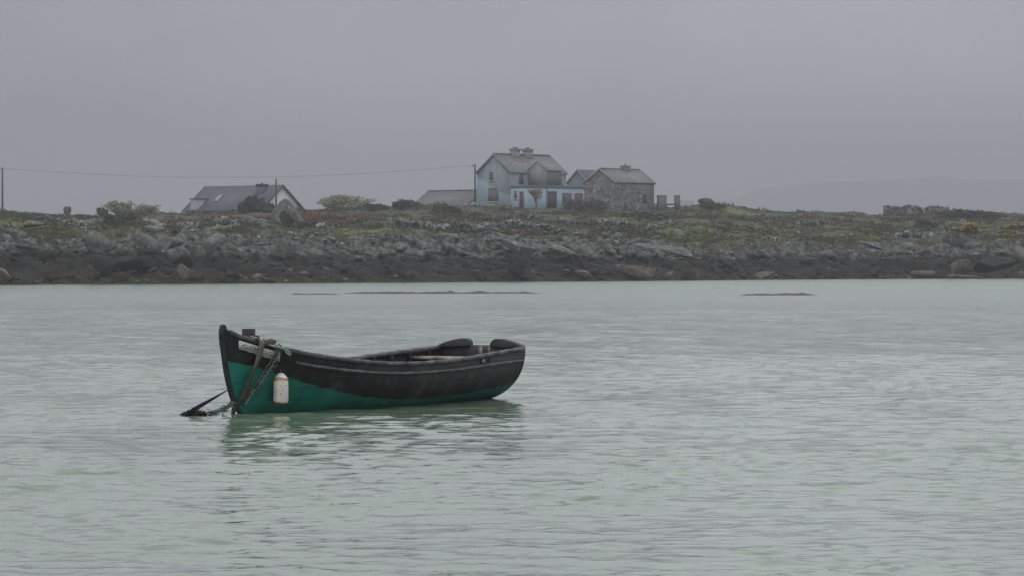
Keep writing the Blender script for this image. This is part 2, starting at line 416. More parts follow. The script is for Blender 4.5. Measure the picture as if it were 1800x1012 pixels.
# ------------------------------------------------------------------ sea
m = M('sea_water', .04, .5); m.b.inputs['IOR'].default_value = 1.333
pos = m.coord('Position')
m.set('Base Color', m.mix(m.noise(m.scaled(pos, (.05, .02, 1)), 1.0, 3.0), (.118, .163, .105), (.130, .182, .128)))
m.set('Roughness', m.mapr(m.xyz(pos)['Y'], 35, 170, .03, .22))
w1 = m.noise(m.scaled(pos, (4.0, 8.5, 1)), 1.0, 1.5, .5, .4)
w2 = m.noise(m.scaled(pos, (6.5, 15.0, 1)), 1.0, 2.0, .5, .2)
hsum = m.math('ADD', w1, m.math('MULTIPLY', w2, .35))
m.bump(hsum, 1.0, .009)
MAT_SEA = m.m
Uw = axis_u(.26, 520, 8.0, 24)
Yw = np.concatenate([[-60, -20, 0, 5, 9, 12, 14.5], np.arange(16, 30, .06), np.arange(30, 60, .10), np.arange(60, 110, .18), np.arange(110, 160, .32), np.arange(160, 300, .8), [360, 500, 800, 1300, 2000, 2600, 4000, 7100]])
uu, yy = np.meshgrid(Uw, Yw)
half = np.maximum(yy, 17)
xx = np.clip(uu * half, -4400, 4400)
dense = sstep(12, 18, yy) * (1 - sstep(.24, .30, np.abs(uu)))
h = np.zeros(xx.shape); dxw = np.zeros(xx.shape); dyw = np.zeros(xx.shape)
wr = np.random.default_rng(5)
for k in range(110):
    lam = .18 * (1.15 / .18) ** (k / 109.0)
    ang = wr.normal(0, .62) + .10
    kx, ky = 2 * math.pi / lam * math.sin(ang), 2 * math.pi / lam * math.cos(ang)
    step = np.select([yy < 30, yy < 60, yy < 110, yy < 160], [.06, .10, .18, .32], .8)                       # row spacing: drop what the grid cannot carry
    fade = 1 - sstep(.26, .50, step / (lam / abs(math.cos(ang)) + 1e-6))
    amp = .0021 * lam ** .92 * min(1.0, (.42 / lam) ** .8) * wr.uniform(.5, 1.4)
    ph = kx * xx + ky * yy + wr.uniform(0, 6.28)
    h += amp * fade * np.sin(ph); dxw += 1.1 * amp * fade * math.sin(ang) * np.cos(ph); dyw += 1.1 * amp * fade * math.cos(ang) * np.cos(ph)   # choppy: sharp crests
group_ = .55 + .95 * np.clip(.5 + fbm(xx / 1.1, yy / 3, 71, 4), 0, 1.3)
h = h * group_ * dense; xx = xx + dxw * group_ * dense; yy = yy + dyw * group_ * dense
gi = np.arange(xx.size).reshape(xx.shape)
o = obj('sea', np.stack([xx, yy, h], -1), np.stack([gi[:-1, :-1], gi[:-1, 1:], gi[1:, 1:], gi[1:, :-1]], -1).reshape(-1, 4), MAT_SEA, smooth=True)
tag(o, kind='structure')

# ------------------------------------------------------------------ sea fog: one closed box of even air
HAZE = 0.00053
hm = bpy.data.materials.new('fog_air'); hm.use_nodes = True; hn = hm.node_tree; hn.nodes.clear()
ho = hn.nodes.new('ShaderNodeOutputMaterial'); hv = hn.nodes.new('ShaderNodeVolumePrincipled')
hv.inputs['Color'].default_value = (.545, .558, .60, 1); hv.inputs['Density'].default_value = HAZE; hv.inputs['Anisotropy'].default_value = 0.0
hn.links.new(hv.outputs[0], ho.inputs['Volume'])
o = MB().box(-4600, 4600, -80, 7300, -2.0, 150).obj('haze', hm); tag(o, kind='stuff')

# ------------------------------------------------------------------ rocks
def ico(level):
    import bmesh
    bm = bmesh.new(); bmesh.ops.create_icosphere(bm, subdivisions=level, radius=1.0)
    V = np.array([v.co[:] for v in bm.verts]); Fc = np.array([[v.index for v in f.verts] for f in bm.faces]); bm.free()
    return V, Fc
ICO = {k: ico(k) for k in (1, 2, 3, 4)}
def rock_shape(seed, level=3, cuts=9, rough=.07, dmin=.48, dmax=.85, flat_top=False):
    g = np.random.default_rng(seed); V, Fc = ICO[level]; V = V * np.array([1, 1, 1.0])
    for k in range(cuts):
        n = g.normal(size=3); n /= np.linalg.norm(n)
        if k == 0 and flat_top: n = np.array([g.normal(0, .15), g.normal(0, .15), 1.0]); n /= np.linalg.norm(n)
        d = g.uniform(dmin, dmax); t = np.maximum(V @ n - d, 0); V -= t[:, None] * n
    r = np.linalg.norm(V, axis=1, keepdims=True)
    nz = fbm(V[:, 0] * 2 + V[:, 2] * 1.3 + seed, V[:, 1] * 2 - V[:, 2] * 1.1, seed, 4)
    V *= 1 + rough * 1.6 * nz[:, None]
    V /= np.abs(V).max(0)
    return V, Fc
ROCKS = [make_mesh('rock', *rock_shape(100 + i, 2, 11 + i % 6, .05, .30, .72, flat_top=i % 2 == 0), MAT_ROCK) for i in range(22)]
def place_rock(me, p, w, h, d, rz, mat=None, label=None, group=None, cat='rock', name='rock', tilt=(0, 0), sink=.35):
    o = bpy.data.objects.new(name, me); COL.objects.link(o)
    o.location = (p[0], p[1], p[2] + h * (.5 - sink)); o.scale = (w / 2, d / 2, h / 2 * 1.25); o.rotation_euler = (tilt[0], tilt[1], rz)
    if mat:
        o.material_slots[0].link = 'OBJECT'; o.material_slots[0].material = mat
    tag(o, label, cat, group); return o

# boulders one can point at: (px0, px1, top, bottom, material, seed, tilt, cuts, label)
BIG = [
 (486, 522, 374, 402, MAT_MIDROCK, 16, .1, 5, 'round grey boulder wedged under the tall leaning slab'),
 (520, 545, 391, 413, MAT_MIDROCK, 23, .25, 6, 'rounded boulder at the downhill foot of the leaning slab'),
 (554, 567, 396, 405, MAT_WHITE, 31, 0, 6, 'white stone lying in the grass right of the leaning slab'),
 (566, 571, 395, 403, MAT_WHITE, 33, 0, 6, 'small white stone touching the bigger white one right of the leaning slab'),
 (574, 590, 399, 407, MAT_WHITE, 32, 0, 6, 'low whitish stone in the grass below the red heather'),
 (452, 492, 400, 416, MAT_GREYROCK, 44, .2, 5, 'broad pale grey slab in the grass below the leaning slab'),
 (148, 207, 424, 462, MAT_GREYROCK, 51, 0, 9, 'square-faced grey boulder set in the dark bank below the left-hand grass shelf'),
 (205, 232, 436, 462, MAT_ROCK, 53, .1, 7, 'rounded dark boulder beside the square-faced one in the bank'),
 (228, 283, 424, 462, MAT_GREYROCK, 55, .45, 5, 'large slab with a pale sloping face leaning in the left bank'),
 (274, 322, 426, 452, MAT_GREYROCK, 57, .12, 5, 'pale block with a flat greenish-grey face at the top of the left bank'),
 (284, 340, 448, 478, MAT_ROCK, 58, .35, 5, 'dark slab tilted down to the right beneath the pale block'),
 (306, 330, 414, 440, MAT_GREYROCK, 59, .6, 5, 'upright splinter of grey rock behind the pale block'),
 (345, 400, 424, 452, MAT_GREYROCK, 61, -.35, 5, 'sloping grey slab on the bank left of the white-spotted rocks'),
 (196, 275, 454, 486, MAT_DARKROCK, 63, 0, 6, 'wide black boulder in the tidal band below the large leaning slab'),
 (160, 200, 462, 492, MAT_DARKROCK, 64, .3, 5, 'dark wedge of rock above the waterline left of the wide black boulder'),
 (-10, 26, 478, 503, MAT_PINK, 71, .1, 6, 'brownish-pink boulder at the water, cut by the left edge of the photo'),
 (26, 78, 485, 503, MAT_DARKROCK, 72, 0, 6, 'low rounded grey-brown rock at the water beside the brownish-pink boulder'),
 (311, 340, 474, 497, MAT_PINK, 73, .5, 5, 'pinkish pointed rock with a pale top edge in the weed'),
 (880, 925, 462, 494, MAT_DARKROCK, 81, .2, 6, 'big brown sloping boulder at the waterline under the long rock ledge'),
 (1008, 1048, 482, 495, MAT_PINK, 83, .12, 6, 'low pink rock with a pale ridge at the waterline'),
 (1090, 1170, 477, 496, MAT_PINK, 84, .12, 6, 'long pink-grey whaleback rock running down into the water'),
 (1190, 1242, 475, 495, MAT_PINK, 85, .1, 5, 'domed pinkish boulder at the end of the waterline rocks'),
 (1168, 1186, 481, 495, MAT_PINK, 86, .1, 6, 'small grey-pink rock left of the domed pinkish boulder'),
 (1327, 1366, 481, 490, MAT_PINK, 87, .05, 6, 'pale flat rock in the brown weed right of the domed boulder'),
 (1548, 1568, 456, 476, MAT_PINK, 88, 0, 6, 'upright tan rock standing alone in the dark right-hand bank'),
 (1656, 1708, 420, 444, MAT_GREYROCK, 91, .1, 6, 'big rounded grey boulder above the right-hand bank'),
 (1674, 1722, 430, 448, MAT_GREYROCK, 92, .1, 5, 'flat-topped grey boulder leaning against the big rounded one'),
 (1600, 1650, 480, 492, MAT_PINK, 93, 0, 6, 'low pink slab at the waterline left of the twin tan rocks'),
 (1668, 1690, 467, 490, MAT_PINK, 94, -.15, 6, 'left one of the twin tan rocks at the waterline'),
 (1688, 1708, 464, 490, MAT_PINK, 95, .2, 6, 'right and taller one of the twin tan rocks at the waterline'),
 (1650, 1725, 485, 492, MAT_PINK, 96, .05, 5, 'long low pink ledge below the twin tan rocks'),
 (1776, 1840, 452, 492, MAT_PINK, 97, .5, 5, 'large smooth brown slab dipping into the water at the right edge'),
 (1706, 1782, 456, 492, MAT_DARKROCK, 98, .1, 6, 'dark rounded rock face between the twin rocks and the smooth brown slab'),
 (1508, 1556, 430, 446, MAT_GREYROCK, 99, .1, 6, 'low domed lichen-grey rock on the right-hand shelf'),
 (30, 78, 392, 404, MAT_GREYROCK, 101, 0, 6, 'long grey rock lying at the head of the stone line on the left slope'),
 (768, 812, 412, 424, MAT_GREYROCK, 102, .05, 6, 'smooth grey rock hump in the grass left of the field wall'),
 (700, 748, 418, 446, MAT_ROCK, 103, .3, 5, 'dark slab dipping right along the bank in the middle of the shore'),
 (866, 950, 428, 462, MAT_GREYROCK, 104, .12, 7, 'long furrowed rock ledge in the middle of the bank'),
 (950, 1012, 436, 462, MAT_GREYROCK, 105, .1, 7, 'dark rounded end of the furrowed rock ledge'),
 (770, 822, 438, 458, MAT_ROCK, 106, .1, 7, 'rounded grey rock left of the furrowed ledge'),
 (1110, 1220, 438, 456, MAT_GREYROCK, 107, .04, 8, 'low layered rock shelf sloping out of the bank'),
 (1222, 1256, 355, 368, MAT_MOSSROCK, 108, 0, 6, 'dark lump of rock on the grassy knoll right of the gate'),
 (1268, 1284, 376, 388, MAT_GREYROCK, 109, .5, 6, 'pale pointed stone beside the bright green patch right of the barn'),
]
for i, (a, b, t, bt, mat, seed, tilt, cuts, lab) in enumerate(BIG):
    p = ground_at((a + b) / 2, bt); k = p.y / F
    w, h = (b - a) * k, (bt - t) * k
    big = w > 2
    V, Fc = rock_shape(1000 + seed, 4 if w > 3.2 else 3, cuts + 6, .055, .26, .66, flat_top=tilt != 0)
    d = max(min(w * .8, h * 1.7), h * .8)
    place_rock(make_mesh('boulder' if h > .6 else 'rock', V, Fc, mat), (p.x, p.y - .2, wz(t, p.y - .2) - h * .62), w * 1.08, h, d, .0, None, lab, None,
               'boulder' if h > .6 else 'rock', 'boulder' if h > .6 else 'rock', (0, tilt), .0)

# craggy outcrop: one mass of several lumps
def outcrop(px0, px1, top, bt, lumps, mat, label, seed):
    g = np.random.default_rng(seed); p = ground_at((px0 + px1) / 2, bt); D = p.y + 1.0; k = D / F; VV, FF, off = [], [], 0
    org = P((px0 + px1) / 2, bt, D)
    for i, (fx, fw, fh) in enumerate(lumps):
        V, Fc = rock_shape(seed * 50 + i, 4, 12, .14, .38, .8); w = (px1 - px0) * k * fw; h = (bt - top) * k * fh + .6
        a = g.uniform(-.5, .5); V = V * np.array([w / 2, w * .4, h / 2]); V = np.column_stack([V[:, 0], V[:, 1], V[:, 2] + V[:, 0] * .12 * a])
        V += np.array([(px1 - px0) * k * (fx - .5), g.normal(0, .4), h / 2 - .6]); VV.append(V); FF.append(Fc + off); off += len(V)
    o = obj('rock_outcrop', np.concatenate(VV), np.concatenate(FF), mat); o.location = org; tag(o, label, 'rock outcrop'); return o
outcrop(419, 487, 343, 374, [(.14, .32, .72), (.36, .40, 1.05), (.60, .42, .90), (.86, .34, .58), (.26, .5, .5), (.72, .5, .45)], MAT_DARKROCK, 'dark craggy rock outcrop on the crest in front of the white-gabled bungalow', 5)

# the tall leaning slab on the slope: a split plate of granite with its own outline
def slab(poly_px, D, thick, mat, name, label, lean=.25):
    base = poly_px[-1]; org = P(base[0], base[1], D); n = len(poly_px); ring_f, ring_b = [], []
    for (x, y) in poly_px:
        q = P(x, y, D) - org
        ring_f.append((q.x, lean * q.z, q.z)); ring_b.append((q.x * .97 + .1, thick + lean * q.z, q.z * .97))
    mb = MB(); mb.add(ring_f + ring_b, [tuple(range(n)), tuple(n + i for i in reversed(range(n)))] + [((i+1) % n, i, n + i, n + (i+1) % n) for i in range(n)])
    o = mb.obj(name, mat); o.location = org
    md = o.modifiers.new('edges', 'BEVEL'); md.width = .10; md.segments = 2
    sm = o.modifiers.new('cut', 'SUBSURF'); sm.subdivision_type = 'SIMPLE'; sm.levels = 3; sm.render_levels = 3
    tex = bpy.data.textures.new('stone', 'CLOUDS'); tex.noise_scale = .9; tex.noise_depth = 4
    dm = o.modifiers.new('weathering', 'DISPLACE'); dm.texture = tex; dm.strength = .12; dm.mid_level = .5; dm.texture_coords = 'LOCAL'
    tag(o, label, 'boulder'); return o
Dg = ground_at(520, 400).y + 6
slab([(481, 388), (477, 374), (492, 354), (499, 348), (505, 351), (513, 361), (528, 384), (534, 398), (520, 402), (500, 402)], Dg, 2.2, MAT_GREYROCK, 'boulder',
     'tall pointed grey slab leaning on the slope in front of the white gable')

# a pale chimney-like stub on the left skyline
p = ground_at(114.5, 376)
V, Fc = rock_shape(1501, 3, 6, .10, .6, .9); V[:, 0] *= 1 + .35 * V[:, 2]
V[:, 2] -= .35 * np.exp(-((V[:, 0] - .1) / .25) ** 2) * (V[:, 2] > .3)
place_rock(make_mesh('boulder', V, Fc, MAT_MOSSROCK), (p.x, p.y + 2, p.z), 1.0, 1.25, .9, 0, None, 'top-heavy notched rock standing up on the left skyline', None, 'boulder', 'boulder', (0, 0), .1)

# rocks scattered in the photo's bands: the largest as objects, the rest as rubble
def band(n, y0f, y1f, px0=-30, px1=1830):
    px = RNG.uniform(px0, px1, n); f = RNG.random(n)
    return [(x, y0f(x) + (y1f(x) - y0f(x)) * q) for x, q in zip(px, f)]
bank_top = lambda x: float(np.interp(x, BT_X, BT_Y))
water = lambda x: HZ + CAMH * F / float(np.interp(x, PXS, SHORE))
def mid(k): return lambda x: bank_top(x) + (water(x) - bank_top(x)) * k
SPECS = [
 (70, mid(.72), mid(1.0), 14, 34, .50, None,        'dark weedy rock at the water', 'weedy rocks along the waterline'),
 (46, mid(.78), mid(1.0), 10, 26, .50, MAT_PINK,    'bare pinkish rock in the weed', 'pinkish rocks near the waterline'),
 (90, mid(.30), mid(.70), 14, 36, .60, None,        'blackish rock in the bank', 'blackish rocks in the shore bank'),
 (44, mid(.0), mid(.26), 11, 30, .62, MAT_GREYROCK,'lichen-grey rock topping the bank', 'grey rocks along the top of the bank'),
]
SECT = [(175, 'at the left end of the shore'), (330, 'below the left skyline bushes'), (540, 'below the white-gabled bungalow'), (740, 'below the broad pale green bush'),
        (835, 'below the low grey-brown roof'), (1030, 'below the blue house'), (1155, 'below the stone barn'), (1300, 'below the gate pillars'),
        (1540, 'below the open right-hand field'), (1665, 'below the ruined wall'), (9999, 'below the yellow gorse')]
for n, y0, y1, smin, smax, asp, mat, lab, grp in SPECS:
    for (x, y) in band(n, y0, y1):
        p = ground_at(x, y); k = p.y / F; w = smin * (smax * 1.25 / smin) ** (random.random() ** 1.7) * k
        h = w * asp * random.uniform(.6, 1.15)
        z = hgt(p.x, p.y, True)
        place_rock(random.choice(ROCKS), (p.x, p.y, z), w, h, w * random.uniform(.7, 1.2), random.uniform(0, 6.28), mat, lab + ', ' + next(t_ for q_, t_ in SECT if x < q_), grp + ' ' + next(t_ for q_, t_ in SECT if x < q_), 'rock', 'rock', (random.gauss(0, .2), random.gauss(0, .2)), .40)

def rubble(name, pts, sizes, mat, level=1, flat=.6, nshape=14, parent=None):
    """many small stones in one mesh; pts (N,3), sizes (N,)"""
    n = len(pts); g = np.random.default_rng(n + 3); VV, FF = [], []; off = 0
    shapes = [rock_shape(7000 + i, level, 6, .06) for i in range(nshape)]
    idx = g.integers(0, nshape, n)
    for s_ in range(nshape):
        I = np.nonzero(idx == s_)[0]
        if not len(I): continue
        V, Fc = shapes[s_]; a = g.uniform(0, 6.283, len(I)); sc = sizes[I] / 2
        sx = sc * g.uniform(.8, 1.3, len(I)); sy = sc * g.uniform(.7, 1.1, len(I)); sz = sc * flat * g.uniform(.7, 1.4, len(I))
        X = V[None, :, 0] * sx[:, None]; Y = V[None, :, 1] * sy[:, None]; Z = V[None, :, 2] * sz[:, None]
        ca, sa = np.cos(a)[:, None], np.sin(a)[:, None]
        tl = g.normal(0, .25, len(I))[:, None]
        W = np.stack([X * ca - Y * sa, X * sa + Y * ca, Z + X * tl], -1) + pts[I][:, None, :]
        VV.append(W.reshape(-1, 3)); FF.append((Fc[None] + (np.arange(len(I)) * len(V))[:, None, None]).reshape(-1, 3) + off); off += W.shape[0] * W.shape[1]
    return obj(name, np.concatenate(VV), np.concatenate(FF), mat, parent)

def scatter(n, y0, y1, smin, smax):
    pp = []; sz = []
    for (x, y) in band(n, y0, y1, -60, 1860):
        p = ground_at(x, y); pp.append((p.x, p.y)); sz.append(smin * (smax / smin) ** (random.random() ** 1.6))
    pp = np.array(pp); z = height(pp[:, 0], pp[:, 1]); return np.column_stack([pp, z]), np.array(sz)
pts, sz = scatter(800, mid(-.04), mid(.40), .14, .6)
tag(rubble('shore_rubble', pts, sz, MAT_ROCK), 'countless small loose stones strewn over the shore bank', 'rubble', kind='stuff')
pts, sz = scatter(600, mid(.45), mid(1.0), .35, 1.3)
tag(rubble('weedy_rubble', pts, sz, MAT_ROCK, 1), 'weed-covered stones too many to count along the tide line', 'rubble', kind='stuff')
pts, sz = scatter(620, lambda x: bank_top(x) - 34, lambda x: bank_top(x) + 14, .16, .5)
tag(rubble('loose_stones', pts, sz, MAT_WHITE), 'pale stones scattered over the grass above the bank', 'stones', kind='stuff')

m = M('wall_stones', .95, .15); pos = m.coord('Position'); rn_ = m.xyz(m.voro(pos, 2.2, out='Color'))['X']
m.set('Base Color', m.ramp(rn_, [(.0, (.035, .035, .032)), (.45, (.10, .10, .095)), (.75, (.165, .165, .152)), (1.0, (.30, .30, .28))])); m.bump(m.noise(pos, 5, 5), .5, .05); MAT_WALLSTONE = m.m
# ------------------------------------------------------------------ old field walls: lines of heaped stones
def stone_wall(path_px, label, h=.7, w=.7, size=.42, n_per_m=16, mat=MAT_WALLSTONE, gaps=.35):
    g = np.random.default_rng(len(label) + int(path_px[0][0])); pts = [ground_at(*q) for q in path_px]
    root = empty('stone_wall', pts[0]); tag(root, label, 'stone wall', 'tumbled stone walls on the slope')
    out = []; sz = []
    for a, b in zip(pts, pts[1:]):
        Ls = (b - a).length
        for _ in range(int(Ls * n_per_m)):
            t = g.random(); q = a.lerp(b, t); hh = h * (1 - gaps * (.5 + .5 * math.sin(q.x * 1.3 + q.y * .2) + .3 * g.random()))
            lv = g.random() ** 1.1
            out.append((q.x + g.normal(0, .12), q.y + g.normal(0, w * .4 * (1.1 - lv)), lv * max(hh, .12))); sz.append(size * g.uniform(.55, 1.3))
    out = np.array(out); z = height(out[:, 0], out[:, 1]); out[:, 2] += z
    out -= np.array(root.location)
    o = rubble('stones', out, np.array(sz), mat, 1, .7, parent=root); o['kind'] = 'stuff'
    return root
stone_wall([(60, 395), (110, 397), (160, 404), (150, 409)], 'line of grey heaped stones crossing the grass on the left slope', .9, 1.4)
stone_wall([(318, 402), (345, 404), (390, 398), (440, 396), (462, 402)], 'low broken row of stones below the bungalow and dark outcrop', .7, .8)
stone_wall([(256, 388), (272, 394), (286, 402)], 'short spill of whitish stones through the red-brown heather', .35, .5, .32, 5, MAT_WHITE)
stone_wall([(684, 398), (700, 402), (752, 404), (790, 410)], 'tumbled wall of stones left of the long field wall', .8, .9)
stone_wall([(810, 408), (860, 407), (880, 402), (920, 403)], 'left half of the long field wall below the blue house', .8, .6)
stone_wall([(922, 402), (960, 412), (1010, 414)], 'right half of the long field wall, falling towards the shore', .9, .8)
stone_wall([(930, 388), (980, 392), (1005, 398)], 'short upper wall just below the front of the blue house', .7, .7)
stone_wall([(1060, 392), (1100, 399)], 'stub of stone wall on the slope left below the barn', .6, .7)
stone_wall([(1094, 383), (1130, 384), (1172, 390)], 'mossy bank of stones right below the stone barn', .9, .9, .42, 16, MAT_MOSSROCK)
stone_wall([(1140, 408), (1165, 400), (1180, 394)], 'pale diagonal stone heap below the gate pillars', .6, .6, .34, 14)
stone_wall([(1010, 424), (1050, 426), (1090, 420)], 'scattered stones of a wall end above the bank in the middle', .6, .8)
stone_wall([(1396, 398), (1450, 398)], 'short straight stone wall in the right-hand field', .9, .6)
stone_wall([(1560, 428), (1600, 422), (1640, 424)], 'pile of pale boulders left of the big rounded boulder', .8, 2.0, .6, 12)
stone_wall([(820, 362), (838, 362), (868, 365)], 'whitish garden wall at the foot of the blue gable', .6, .6, .4, 14, MAT_WHITE)
stone_wall([(1050, 362), (1075, 368), (1100, 371)], 'dark sloping heap of stones against the barn gable', .7, .8, .4, 14, MAT_MOSSROCK)
stone_wall([(1120, 365), (1150, 366), (1170, 368)], 'low pale wall between the barn and the gate pillars', .7, .6, .4, 16)
stone_wall([(1664, 400), (1690, 400), (1704, 406)], 'short white-topped wall left of the yellow gorse', .7, .6, .4, 14)

# ------------------------------------------------------------------ vegetation
def leaf_cloud(C, size, rng, elong=1.0, up=.0):
    """one leaf (quad) per centre"""
    n = len(C); a = rng.normal(size=(n, 3)); a[:, 2] += up; a /= np.linalg.norm(a, axis=1, keepdims=True)
    b = rng.normal(size=(n, 3)); b -= (b * a).sum(1, keepdims=True) * a; b /= np.linalg.norm(b, axis=1, keepdims=True)
    s_ = (size * rng.uniform(.6, 1.35, n))[:, None]
    a = a * s_ * elong; b = b * s_ * .5
    V = np.stack([C - a*.5 - b*.4, C + b, C + a*.6, C - b], 1).reshape(-1, 3)
    return V, np.arange(n * 4).reshape(n, 4)

# grass: thin blades in tufts over the slope, denser where it is nearest
g = np.random.default_rng(99); NT = 30000
px = g.uniform(-60, 1860, NT); s = 13 + 205 * g.random(NT) ** 1.15
dist = np.interp(px, PXS, SHORE) + s; X = (px - 900) / F * dist
keep = fbm(X / 5, dist / 14, 201, 3) > -.25
X, dist, s = X[keep], dist[keep], s[keep]
Z = height(X, dist); nb = 5; n = len(X)
hh = (.12 + .22 * g.random(n) ** 2) * (1 - .5 * blob_field(LUSH, X, dist)) * (1 + .9 * sstep(0.05, .5, fbm(X / 4, dist / 9, 203, 3)))
bx = X[:, None] + g.normal(0, .16, (n, nb)); by = dist[:, None] + g.normal(0, .16, (n, nb))
lx = g.normal(.05, .14, (n, nb)); wv = .035 + .03 * g.random((n, nb)); hb = hh[:, None] * g.uniform(.6, 1.2, (n, nb)); zb = Z[:, None] - .04 + 0 * bx
V = np.stack([np.stack([bx - wv, by, zb], -1), np.stack([bx + wv, by, zb], -1), np.stack([bx + lx, by + g.normal(0, .1, (n, nb)), zb + hb], -1)], 2).reshape(-1, 3)
o = obj('grass', V, np.arange(len(V)).reshape(-1, 3), MAT_GRASS); paint_attrs(o, np.stack([X, dist], -1), nb * 3); tag(o, 'rough grass growing all over the slope above the shore', 'grass', kind='stuff')

def leaf_mat(name, lo, hi, scale=1.2):
    m = M(name, .9, .1); m.set('Base Color', m.ramp(m.noise(m.coord('Position'), scale, 4.0, .7), [(.3, lo), (.7, hi)])); return m.m
MAT_HEATH = leaf_mat('heath_leaves', (.032, .030, .020), (.095, .088, .050))
MAT_BRAMBLE = leaf_mat('bramble_leaves', (.055, .047, .039), (.125, .108, .080))
MAT_WILLOW = leaf_mat('willow_leaves', (.165, .168, .105), (.36, .36, .26))
MAT_SCRUB = leaf_mat('scrub_leaves', (.15, .148, .09), (.32, .31, .20))
MAT_GORSE = leaf_mat('gorse_flowers', (.17, .125, .015), (.46, .34, .035), 2.0)
MAT_TWIG = plain('twigs', (.075, .062, .05), .9, .3)

# low heath: domes of small leaves, too many to count
cx, cy2, cs = [], [], []
for _ in range(1500):
    x = g.uniform(-40, 1840); s0 = 20 + 190 * g.random() ** .8; D = float(np.interp(x, PXS, SHORE)) + s0; X0 = (x - 900) / F * D
    if fbm(np.array([X0 / 8]), np.array([D / 20]), 301, 3)[0] < .02: continue
    cx.append(X0); cy2.append(D); cs.append(g.uniform(.35, 1.1))
cx, cy2, cs = map(np.array, (cx, cy2, cs)); cz = height(cx, cy2)
NL = 46; n = len(cx)
dirs = g.normal(size=(n, NL, 3)); dirs /= np.linalg.norm(dirs, axis=2, keepdims=True); dirs[:, :, 2] = np.abs(dirs[:, :, 2])
rad = cs[:, None, None] * g.uniform(.6, 1.08, (n, NL, 1))
C = (np.stack([cx, cy2, cz - .1], -1)[:, None, :] + dirs * rad * np.array([1.25, 1.25, .55])).reshape(-1, 3)
V, Fc = leaf_cloud(C, .22, g, 1.2, .3)
o = obj('undergrowth', V, Fc, attr_veg('heath_cover', lambda m, pos: m.ramp(m.noise(pos, 1.2, 4.0, .7), [(.3, (.032, .030, .020)), (.7, (.095, .088, .050))]))); paint_attrs(o, np.stack([cx, cy2], -1), NL * 4); tag(o, 'low dark heath and brambles covering the slope', 'undergrowth', kind='stuff')

def bush(px, py, wpx, hpx, mat, label, name='bush', cat='bush', leaves=900, leaf=.16, seed=1, stems=7, upright=.2, D=None, lumps=9, twig=MAT_TWIG, fill=.8):
    r = np.random.default_rng(seed)
    p = ground_at(px, py) if D is None else Vector((wx(px, D), D, hgt(wx(px, D), D)))
    k = p.y / F; w, h = wpx * k, hpx * k
    p.z = hgt(p.x, p.y, True) - .05; h = max(.6, wz(py - hpx, p.y) - p.z)
    root = empty(name, p); tag(root, label, cat)
    mb = MB(); tips = []
    for i in range(stems):
        a = r.uniform(0, 6.28); e = Vector((math.cos(a) * w * .42 * r.uniform(.3, 1), math.sin(a) * w * .35 * r.uniform(.3, 1), h * r.uniform(.5, .85)))
        s0 = Vector((math.cos(a) * .1 * w * r.random(), math.sin(a) * .1 * w * r.random(), -.1)); m_ = s0.lerp(e, .55) + Vector((r.normal(0, .06*w), r.normal(0, .06*w), .05*h))
        mb.tube(smooth_path([s0, m_, e], 4), [.05 * (1 - .85 * j / 8) for j in range(9)], 5); tips.append(e)
        for _ in range(3):
            q = m_.lerp(e, r.random()); f = q + Vector((r.normal(0, min(.16*w, .3)), r.normal(0, min(.14*w, .3)), h * r.uniform(.05, .25)))
            mb.tube([q, f], [.022, .006], 4); tips.append(f)
    mb.obj('stems', twig, root)
    C = []
    cen = [(r.uniform(-.36, .36) * w, r.uniform(-.3, .3) * w, h * r.uniform(.16, .66), r.uniform(.6, 1.1)) for _ in range(lumps)]
    for _ in range(leaves):
        if r.random() < fill:
            c = cen[r.integers(lumps)]; d = r.normal(size=3); d /= np.linalg.norm(d); q = r.random() ** .4
            C.append((c[0] + d[0] * w * .2 * q * c[3], c[1] + d[1] * w * .18 * q * c[3], c[2] + d[2] * h * .34 * q * c[3]))
        else:
            t = tips[r.integers(len(tips))]; C.append((t.x + r.normal(0, .05*w), t.y + r.normal(0, .05*w), t.z + r.normal(0, .05*h)))
    C = np.array(C); C[:, 2] = np.clip(C[:, 2], .02, h * 1.05)
    V, Fc = leaf_cloud(C, leaf, r, 1.5, upright)
    obj('foliage', V, Fc, mat, root); return root
bush(608, 369, 98, 25, MAT_WILLOW, 'broad pale green bush on the skyline between the bungalow and the low barn', leaves=4200, leaf=.20, seed=3, stems=16, upright=.9, lumps=34)
bush(208, 374, 56, 20, MAT_SCRUB, 'scrubby bush with a feathery top on the left skyline', leaves=1300, leaf=.18, seed=4, stems=12, upright=.9, fill=.6)
bush(258, 376, 54, 17, MAT_SCRUB, 'low wide bush on the skyline left of the bungalow', leaves=1100, leaf=.17, seed=5, stems=10, upright=.8)
bush(180, 376, 24, 11, MAT_BRAMBLE, 'dark twiggy shrub left of the scrubby skyline bush', leaves=380, leaf=.16, seed=6, fill=.6)
bush(212, 396, 66, 22, MAT_HEATH, 'dark rounded thicket on the slope under the scrubby skyline bush', leaves=1500, leaf=.2, seed=7, lumps=14)
bush(386, 374, 46, 15, MAT_SCRUB, 'small olive bush in front of the bungalow roof', leaves=800, leaf=.16, seed=8)
bush(712, 368, 60, 17, MAT_HEATH, 'dark round bush left of the low grey barn', leaves=1300, leaf=.18, seed=9, lumps=12)
bush(660, 372, 46, 14, MAT_HEATH, 'low dark bush right of the broad pale green bush', leaves=900, leaf=.18, seed=10)
bush(884, 369, 30, 11, MAT_SCRUB, 'small yellow-green bush at the foot of the blue wall', leaves=600, leaf=.15, seed=12)
bush(1022, 374, 66, 24, MAT_BRAMBLE, 'brown bramble thicket hiding the lower right of the blue extension', leaves=2000, leaf=.18, seed=13, lumps=14)
bush(1066, 372, 50, 22, MAT_BRAMBLE, 'dark bramble mound leaning on the barn gable', leaves=1200, leaf=.18, seed=14)
